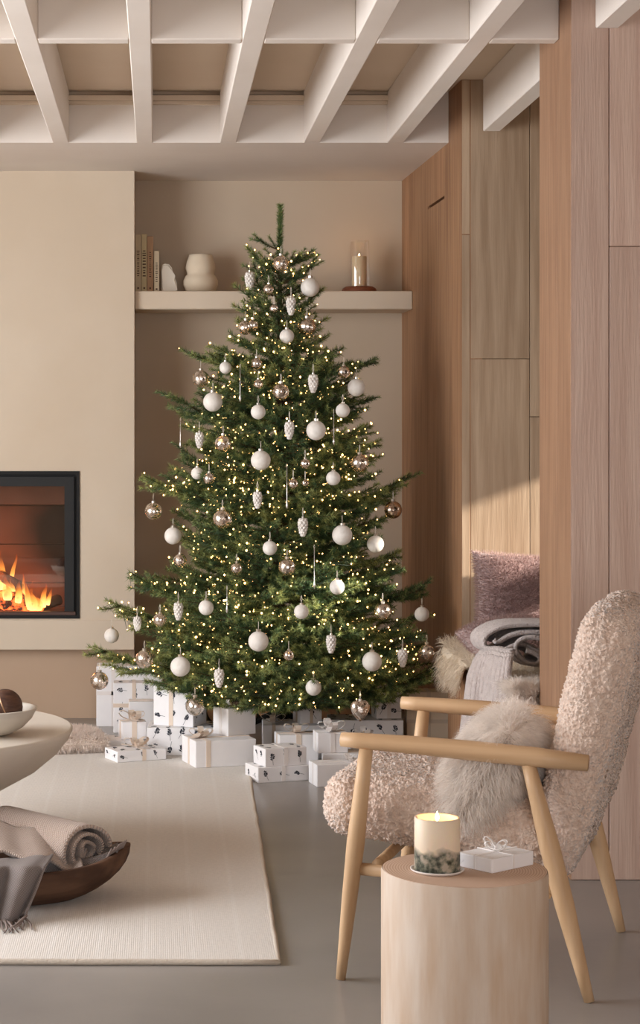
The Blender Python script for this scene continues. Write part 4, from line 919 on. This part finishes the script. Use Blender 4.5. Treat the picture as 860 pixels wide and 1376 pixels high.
# long-haired cushion
def fluffy(name, label, cat, loc, rot, w, h, th, nhair, L, mat_base, mat_hair, seed, pw=2.6, droop=0.5, wave=1.0, hw=0.0024, seg=4, pinch=0.06):
    t = thing(name, label, cat, loc); Rm = Euler(rot).to_matrix()
    n = 30; V, Nn = [], []
    for sgn in (1, -1):
        for i in range(n+1):
            for j in range(n+1):
                u, v = 2*i/n-1, 2*j/n-1
                k = max(0, (1-abs(u)**pw))**0.45*max(0, (1-abs(v)**pw))**0.45
                pin = 1-0.07*(1-abs(u*v))*0 -pinch*((1-u*u)*abs(v)**4+(1-v*v)*abs(u)**4)
                V.append((u*w/2*pin, v*h/2*pin, sgn*th/2*k))
    m = (n+1)**2; Fc = []
    for i in range(n):
        for j in range(n):
            q = (i*(n+1)+j, (i+1)*(n+1)+j, (i+1)*(n+1)+j+1, i*(n+1)+j+1); Fc.append(q); Fc.append(tuple(m+x for x in q[::-1]))
    V = np.array(V); Vw = V @ np.array(Rm).T
    o = meshobj('cover', Vw.tolist(), Fc, mat_base, t, True)
    me = o.data; nn = np.zeros(len(me.vertices)*3); me.vertices.foreach_get('normal', nn); nn = nn.reshape(-1, 3)
    rg_ = np.random.default_rng(seed); fi = rg_.integers(0, len(Fc), nhair); A = np.array(Fc)[fi]; c = rg_.uniform(0, 1, (nhair, 2))
    pt = Vw[A[:, 0]]*((1-c[:, :1])*(1-c[:, 1:]))+Vw[A[:, 1]]*(c[:, :1]*(1-c[:, 1:]))+Vw[A[:, 2]]*(c[:, :1]*c[:, 1:])+Vw[A[:, 3]]*((1-c[:, :1])*c[:, 1:])
    meshobj('fur', *strands(pt, nn[A[:, 0]], L, hw, seg, wave, droop, seed), mat_hair, o, kind='stuff')
    return t
fur_white = hairmat('white_long_wool', hexc(253, 246, 239)); cover_white = pm('white_hide', hexc(214, 200, 188), 0.95)
cy, sy_ = math.cos(math.radians(-19)), math.sin(math.radians(-19))
def chw(x, y, z): return Vector((0.811+cy*x-sy_*y, 4.935+sy_*x+cy*y, z))
fluffy('fur_cushion', 'fluffy white long-haired sheepskin cushion on the armchair seat', 'cushion', chw(0.045, -0.15, 0.495), (0.0, math.radians(-58), math.radians(-19)), 0.23, 0.32, 0.12, 42000, 0.07, cover_white, fur_white, 5, droop=1.3, wave=0.8, hw=0.0016)

# ------------------------------------------------------------------ log side table with candle and present
SD, SZ = 3.972, 0.42; sc_ = P(624, 1168, SD); sR = 0.164
stump = thing('log_side_table', 'pale peeled log side table standing in front of the armchair', 'side table', (sc_.x, SD, 0))
n = 72; V, Fc = [], []
prf = [(0.985, 0), (1.0, 0.008), (1.0, 0.2), (1.0, SZ-0.006), (0.988, SZ)]
for k, z in prf:
    for j in range(n):
        a_ = 2*PI*j/n; rr = sR*k*(1+0.006*math.sin(3*a_+1)+0.004*math.sin(7*a_)); V.append((rr*math.cos(a_), rr*math.sin(a_), z))
for i in range(len(prf)-1):
    for j in range(n): Fc.append((i*n+j, i*n+(j+1) % n, (i+1)*n+(j+1) % n, (i+1)*n+j))
Fc.append(tuple(range(n-1, -1, -1)))
peel = pm('peeled_log', hexc(198, 170, 144), 0.7, hexc(216, 200, 184), 9.0, (3.2, 3.2, 0.55), 8, 0.10, 8, (8, 8, 0.6), lo=0.28, hi=0.72)
meshobj('log', V, Fc, peel, stump, True)
rings, rnt, rbs = newmat('growth_rings'); N, L = rnt.nodes.new, rnt.links.new
tc = N('ShaderNodeTexCoord'); wv = N('ShaderNodeTexWave'); wv.wave_type = 'RINGS'; wv.rings_direction = 'Z'; wv.inputs['Scale'].default_value = 58; wv.inputs['Distortion'].default_value = 1.6; wv.inputs['Detail Scale'].default_value = 0.6
L(tc.outputs['Object'], wv.inputs['Vector']); rp = N('ShaderNodeValToRGB'); rp.color_ramp.elements[0].color = (*hexc(196, 160, 136), 1); rp.color_ramp.elements[1].color = (*hexc(220, 194, 172), 1); L(wv.outputs['Fac'], rp.inputs[0]); L(rp.outputs[0], rbs.inputs['Base Color']); rbs.inputs['Roughness'].default_value = 0.7
m0 = (len(prf)-1)*n
meshobj('cut_top', [(x*0.992, y_*0.992, SZ+0.0006) for x, y_, z in V[m0:m0+n]]+[(x*0.992, y_*0.992, SZ-0.003) for x, y_, z in V[m0:m0+n]], [tuple(range(n))]+[(j, n+j, n+(j+1) % n, (j+1) % n) for j in range(n)], rings, stump)
zt = SZ+0.0008
cp = on(587.5, 1168, zt+0.004)
pl = tag(meshobj('candle_plate', *lathe([(0.002, 0), (0.047, 0), (0.0525, 0.004), (0.053, 0.006), (0.051, 0.0062), (0.047, 0.0035), (0.002, 0.003)], 48, False), pm('white_glaze', hexc(232, 226, 220), 0.35), None, True), 'small round white plate under the candle on the log table', 'plate')
pl.location = (cp.x, cp.y, zt)
wax, wnt, wbs = newmat('botanical_wax'); N, L = wnt.nodes.new, wnt.links.new
tc = N('ShaderNodeTexCoord'); sp = N('ShaderNodeSeparateXYZ'); L(tc.outputs['Object'], sp.inputs[0])
nz = N('ShaderNodeTexNoise'); nz.inputs['Scale'].default_value = 60; nz.inputs['Detail'].default_value = 5; L(tc.outputs['Object'], nz.inputs['Vector'])
n2 = N('ShaderNodeTexNoise'); n2.inputs['Scale'].default_value = 30; L(tc.outputs['Object'], n2.inputs['Vector'])
hm = N('ShaderNodeMath'); hm.operation = 'MULTIPLY_ADD'; hm.inputs[1].default_value = 0.055; hm.inputs[2].default_value = 0.014; L(n2.outputs['Fac'], hm.inputs[0])
ls = N('ShaderNodeMath'); ls.operation = 'SUBTRACT'; L(hm.outputs[0], ls.inputs[0]); L(sp.outputs[2], ls.inputs[1]); lt = N('ShaderNodeMapRange'); lt.inputs['From Min'].default_value = -0.006; lt.inputs['From Max'].default_value = 0.008; L(ls.outputs[0], lt.inputs['Value'])
rg3 = N('ShaderNodeValToRGB'); rg3.color_ramp.elements[0].position = 0.40; rg3.color_ramp.elements[1].position = 0.62; rg3.color_ramp.elements[0].color = (*hexc(52, 54, 44), 1); rg3.color_ramp.elements[1].color = (*hexc(176, 164, 148), 1); e_ = rg3.color_ramp.elements.new(0.5); e_.color = (*hexc(112, 114, 98), 1)
L(nz.outputs['Fac'], rg3.inputs[0]); mx = N('ShaderNodeMixRGB'); mx.inputs[1].default_value = (*hexc(236, 216, 190), 1); L(lt.outputs[0], mx.inputs[0]); L(rg3.outputs[0], mx.inputs[2]); L(mx.outputs[0], wbs.inputs['Base Color'])
wbs.inputs['Subsurface Weight'].default_value = 0.35; wbs.inputs['Subsurface Radius'].default_value = (0.03, 0.015, 0.006); wbs.inputs['Roughness'].default_value = 0.5
flame_m = emis('candle_flame', (1.0, 0.72, 0.36), 14.0)
def candle(name, label, loc, r, h, m, well):
    t = thing(name, label, 'candle', loc)
    meshobj('wax', *lathe([(0.002, 0), (r*0.97, 0), (r, 0.002), (r, h-0.002), (r*0.97, h), (r*0.86, h-0.002), (r*0.78, h-well), (0.002, h-well*1.05)], 48, False), m, t, True)
    meshobj('wick', *tube([(0, 0, h-well*1.05), (0.0005, 0, h-well+0.008)], 0.0011, 6), pm('wick', (0.02, 0.015, 0.01), 0.9), t)
    z0 = h-well+0.005; s = 0.02 if r > 0.04 else 0.016
    meshobj('flame', *lathe([(0.0006, z0), (s*0.16, z0+s*0.18), (s*0.22, z0+s*0.36), (s*0.14, z0+s*0.68), (0.0004, z0+s)], 12), flame_m, t, True)
    lo_ = lamp(name+'_light', 'POINT', (0, 0, 0), (0, 0, 0), 0.25, (1.0, 0.62, 0.28), shadow_soft_size=0.008); lo_.parent = t; lo_.location = (0, 0, z0+s*0.8)
    return t
candle('pillar_candle', 'lit cream pillar candle with pressed leaves around its base, on the log table', (cp.x, cp.y, zt+0.0042), 0.0447, 0.103, wax, 0.014)
gp = on(666, 1163, zt)
gl_ = gift('small white present tied with white string on the log side table', (gp.x, gp.y, zt), 0.70, 0.125, 0.090, 0.028, rib=ribbon_white, bands='xy', bw=0.004, bowsz=0.032, seed=31)
gl_['group'] = 'wrapped presents'

# ------------------------------------------------------------------ shelf ornaments
zs = sz1+0.0005; dS = 9.06
def sp_(px): return (px-CX)*dS/F
book_cols = [(181.5, 190, 313, hexc(196, 178, 148), 'wide tan book, first beside the chimney breast, on the alcove shelf', 0.16), (190.3, 197.5, 312.5, hexc(206, 190, 152), 'pale yellow book with dark spine lettering on the alcove shelf', 0.17), (197.8, 206, 315.5, hexc(186, 150, 118), 'tall brown book with small spine lettering on the alcove shelf', 0.16), (207, 214, 335, hexc(222, 205, 176), 'short cream book leaning by the tall brown book on the alcove shelf', 0.12)]
page_m = pm('book_pages', hexc(214, 196, 168), 0.9)
for i, (a_, b_, top, col, lab, dp) in enumerate(book_cols):
    x0, x1 = sp_(a_)+0.0, sp_(b_)-0.0006; h = (391-top)*dS/F
    t = thing('book', lab, 'book', ((x0+x1)/2, dS, zs), 0, 'books on the alcove shelf'); hw = (x1-x0)/2
    cv = pm('book_cover_%d' % i, col, 0.75, tuple(c*0.9 for c in col), 20)
    meshobj('cover', *join(bbox(-hw, hw, -0.004, 0, 0, h, 0.0012), box(-hw, -hw+0.002, 0, dp, 0, h), box(hw-0.002, hw, 0, dp, 0, h)), cv, t)
    meshobj('pages', *box(-hw+0.0022, hw-0.0022, 0.0005, dp-0.006, 0.004, h-0.004), page_m, t)
    rb2 = random.Random(i+40); z = h*0.72; lt_ = []
    while z > h*0.26:
        l = rb2.uniform(0.004, 0.011)*(1.2 if i == 1 else 0.8); w_ = hw*rb2.uniform(0.35, 0.6)*(1.2 if i == 1 else 0.8); lt_.append(box(-w_, w_, -0.0046, -0.004, z-l*0.6, z)); z -= l+0.003
    lt_.append(box(-0.004, 0.004, -0.0046, -0.004, h*0.06, h*0.06+0.008))
    meshobj('spine_lettering', *join(*lt_), pm('spine_ink', hexc(92, 70, 56), 0.8), t, kind='stuff')
ceram = pm('matte_cream_ceramic', hexc(222, 206, 182), 0.8, hexc(214, 197, 172), 8)
sv = dS/F
bk = thing('bookend', 'small white bulging ceramic bookend against the books on the alcove shelf', 'bookend', (sp_(227), dS+0.05, zs))
outl = [(-10, 0), (11.3, 0), (11.5, 4), (10.5, 14), (9, 18), (6.5, 22), (5.2, 28), (4, 34), (0, 38.5), (-5, 39.5), (-9, 38), (-10, 30)]
prf_ = [(x*sv, z*sv) for x, z in outl]
pV, pF = prism(prf_, -0.035, 0.035); bm = bmesh.new(); vs = [bm.verts.new((x, z_, y_)) for x, y_, z_ in pV]
for f in pF: bm.faces.new([vs[i] for i in f])
bmesh.ops.bevel(bm, geom=[e for e in bm.edges if abs(e.verts[0].co.y-e.verts[1].co.y) < 1e-6], offset=0.008, segments=3, affect='EDGES')
bmesh.ops.recalc_face_normals(bm, faces=bm.faces[:]); me = bpy.data.meshes.new('body'); bm.to_mesh(me); bm.free()
me.materials.append(pm('white_ceramic', hexc(224, 214, 198), 0.7)); link(bpy.data.objects.new('body', me), bk)
vs_ = [(16, 0), (20.5, 4), (23.8, 12), (23.4, 18), (20.8, 23.5), (18.0, 26.2), (18.6, 29), (20.2, 35), (18.8, 43), (16.2, 49.5), (15.4, 52.8), (14.6, 53), (14.4, 50), (16.5, 44), (17.5, 36), (17, 27), (20, 18), (17, 5), (0.5, 3)]
va = thing('vase', 'cream double-bulged ceramic vase on the alcove shelf', 'vase', (sp_(270), dS+0.08, zs))
meshobj('body', *lathe([(0.001, 0)]+[(r*sv, z*sv) for r, z in vs_], 56, False), ceram, va, True)
hx_ = sp_(484.5)
hu = thing('hurricane_lantern', 'clear glass hurricane candle holder on a round wooden base on the alcove shelf', 'lantern', (hx_, dS+0.06, zs))
meshobj('base', *lathe([(0.002, 0), (22.5*sv, 0), (23.6*sv, 3*sv), (22.5*sv, 6.4*sv), (18.5*sv, 9*sv), (0.002, 9*sv)], 48, False), wood('reddish_base', hexc(112, 62, 42), hexc(136, 80, 54), 3, axis='x', rnd=0.0), hu, True)
meshobj('glass_cylinder', *lathe([(15.4*sv, 9.1*sv), (15.4*sv, 71*sv), (14.9*sv, 71.2*sv), (14.6*sv, 71*sv), (14.6*sv, 9.1*sv)], 48, False), clear_glass('clear_glass', (1, 1, 1), 0.06), hu, True)
candle('shelf_candle', 'lit ivory pillar candle inside the glass hurricane holder', (hx_, dS+0.06, zs+9.1*sv), 10*sv, 41*sv, pm('ivory_wax', hexc(236, 210, 168), 0.5, sub=0.4), 0.006)

# ------------------------------------------------------------------ window seat
bn = thing('window_bench', 'built-in timber window bench in the nook behind the pier', 'bench', (1.5, 6.98, 0))
meshobj('bench_body', *box(-0.36, 1.09, -0.735, 0.75, 0.0, 0.42), MATS['oak_side_boards'], bn)
for k in range(5):
    y0 = -0.74+0.3*k; meshobj('front_board', *bbox(-0.38, -0.361, y0+0.001, y0+0.295, 0.0, 0.42, 0.001), oak_dark, bn)
meshobj('seat_pad', *bbox(-0.385, 1.085, -0.735, 0.74, 0.4205, 0.455, 0.01, 2), pm('bench_linen', hexc(206, 190, 172), 0.9), bn)
fur_cream = hairmat('cream_long_wool', hexc(244, 232, 214)); hide_c = pm('cream_hide', hexc(214, 198, 176), 0.95)
# sheepskin: lies on the pad and hangs over the front edge
sk = thing('sheepskin_throw', 'cream long-haired sheepskin hanging over the edge of the window bench', 'sheepskin', (1.5, 6.98, 0))
def skin(u, v):                                    # hangs over the room-side edge at its far half only
    hang_ = 0.11*max(0.0, min(1.0, (v-0.5)/0.15)); s = -hang_+(0.50+hang_)*u; yv = -0.42+1.10*v
    if s < 0: return (-0.405-0.012*math.sin(v*14), yv, 0.465+s+0.02*math.sin(v*19))
    return (-0.405+s, yv, 0.468+0.006*math.sin(u*17+v*11))
def skin2(u, v):                                   # drops over the near end
    s = -0.26+0.44*u; xv = -0.395+(0.065 if s < 0.06 else 0.3)*v
    if s < 0: return (xv, -0.745-0.01*math.sin(v*12), 0.465+s+0.03*math.sin(v*9))
    return (xv, -0.745+s, 0.47+0.006*math.sin(u*17+v*11))
for q_, (fn_, sd_, dn_) in enumerate(((skin, 8, (-0.7, 0, -0.6)), (skin2, 18, (-0.25, -0.7, -0.4)))):
    sV_, sF_ = grid(fn_, 34, 48, 0.008); so = meshobj('hide', sV_, sF_, hide_c if q_ == 0 else cover_white, sk, True)
    A = np.array(sV_[:34*48]); rg_ = np.random.default_rng(sd_); ii = rg_.integers(0, len(A), 20000); rt_ = A[ii]+rg_.normal(0, 0.008, (20000, 3))*np.array([0.4, 1, 0.4] if q_ == 0 else [1, 0.4, 0.4])
    dr = np.where((A[ii][:, 2] < 0.462)[:, None], np.array([dn_]), np.array([[-0.25, -0.2, 0.8]]))
    meshobj('fur', *strands(rt_, dr, 0.055, 0.0022, 4, 1.0, 1.1, sd_+1), fur_cream if q_ == 0 else fur_white, so, kind='stuff')
mauve = pm('mauve_faux_fur', hexc(176, 150, 146), 0.95, hexc(160, 134, 130), 26, sheen=0.7, bump=0.6, bscale=90); mauve_h = hairmat('mauve_pile', hexc(194, 168, 163))
fluffy('fur_pillow', 'large dusty pink faux fur pillow propped against the nook boards', 'pillow', (1.43, 7.625, 0.648), (math.radians(76), math.radians(3), math.radians(6)), 0.48, 0.35, 0.19, 26000, 0.022, mauve, mauve_h, 11, pinch=0.12, pw=2.4, droop=0.1, wave=0.6, hw=0.002, seg=2)
fluffy('fur_pillow', 'second dusty pink fur pillow half hidden by the timber pier', 'pillow', (1.66, 7.33, 0.648), (math.radians(74), math.radians(-6), math.radians(-14)), 0.42, 0.34, 0.15, 12000, 0.013, mauve, mauve_h, 12, pw=3.2, droop=0.1, wave=0.6, hw=0.002, seg=2)
fluffy('fur_pillow', 'low dusty pink fur bolster lying beneath the large pink pillow', 'pillow', (1.25, 7.12, 0.54), (math.radians(20), math.radians(-8), math.radians(20)), 0.30, 0.26, 0.13, 12000, 0.013, mauve, mauve_h, 13, pw=2.4, droop=0.1, wave=0.6, hw=0.002, seg=2)
# ribbed knit throw: folded on the bench, one end hanging down
kn = thing('knit_throw', 'pale grey ribbed knit throw folded on the window bench with one end hanging', 'blanket', (1.5, 6.98, 0))
rib_m = pm('grey_lilac_yarn', hexc(206, 194, 189), 0.95, hexc(192, 178, 173), 40, bump=0.7, bscale=180, sheen=0.4)
def polyline(ks, u):
    seg = [math.dist(ks[i], ks[i+1]) for i in range(len(ks)-1)]; tot = sum(seg); s = u*tot
    for i, l in enumerate(seg):
        if s <= l or i == len(seg)-1:
            t = s/l; return (ks[i][0]+(ks[i+1][0]-ks[i][0])*t, ks[i][1]+(ks[i+1][1]-ks[i][1])*t)
        s -= l
def smooth(ks, it=3):
    for _ in range(it):
        o = [ks[0]]
        for a_, b_ in zip(ks[:-1], ks[1:]):
            o += [(a_[0]*.75+b_[0]*.25, a_[1]*.75+b_[1]*.25), (a_[0]*.25+b_[0]*.75, a_[1]*.25+b_[1]*.75)]
        o.append(ks[-1]); ks = o
    return ks
kd = 6.62
def kpath(pts, dd): return smooth([tuple((P(x, y_, dd)-Vector((1.5, 0, 0))).xz) for x, y_ in pts])
KA = kpath([(740, 842), (700, 842), (676, 844), (662, 850), (653, 856), (650, 864), (656, 873), (668, 875), (682, 867), (697, 861), (712, 868), (740, 882)], kd)
KB = kpath([(740, 853), (712, 852), (694, 853), (680, 858), (672, 864), (664, 866), (660, 861)], kd)
KC = kpath([(740, 864), (716, 858), (700, 860), (692, 868), (696, 879), (706, 888), (718, 890), (722, 884), (714, 879), (704, 876)], kd-0.015)
KD = kpath([(740, 898), (700, 893), (690, 888), (680, 880), (664, 880)], kd)
def ribbed(K, v0, v1, amp=0.0022):
    def fn(u, v):
        x, z = polyline(K, u); return (x+0.010*math.sin(v*5), v0+(v1-v0)*v, z+amp*math.sin(v*2*PI*6))
    return fn
for K_, a_, b_, th_ in ((KA, -0.38, -0.20, 0.013), (KB, -0.38, -0.21, 0.014), (KC, -0.40, -0.21, 0.013), (KD, -0.38, -0.22, 0.012)):
    cloth('folded_cloth', ribbed(K_, a_, b_), 100, 70, th_, rib_m, kn)
def hang(u, v):
    px_ = np.interp(v, [0, 0.15, 0.4, 1], [664, 646, 630, 618])+u*np.interp(v, [0, .15, .4, 1], [26, 42, 54, 62])
    py_ = np.interp(v, [0, 0.08, 0.25, 1], [872, 871, 884, 1000])+4*u*(1-v)
    c = P(px_, py_, 6.62-0.28*u)
    w = u*2*PI*9
    return (c.x-1.5, c.y-6.98-0.028*abs(math.sin(w/2))-0.022*math.sin(u*2*PI*1.6+0.8), c.z+0.0015*math.sin(v*95))
cloth('hanging_end', hang, 200, 60, 0.010, rib_m, kn)
# dark peg on the pier boards
pg = P(857, 816, PY0-0.02)
tag(meshobj('wall_peg', *xf(lathe([(0.008, 0), (0.008, 0.02), (0.016, 0.028), (0.018, 0.036), (0.012, 0.042)], 20), T(pg.x+0.006, PY0, pg.z) @ R(PI/2, 'X')), pm('walnut_peg', hexc(74, 44, 34), 0.5), None, True), 'dark round wooden peg fixed to the pale pier boards', 'peg')
# pale fleece lying behind the coffee table
fluffy('floor_fleece', 'pale blush fleece lying on the rug behind the coffee table', 'fleece', (gx(106, 8.0).x-0.05, 8.02, 0.05), (0, 0, 0.2), 0.30, 0.26, 0.07, 9000, 0.028, cover_white, hairmat('blush_wool', hexc(250, 240, 232)), 15, droop=0.4, wave=1.0, hw=0.003, seg=3)
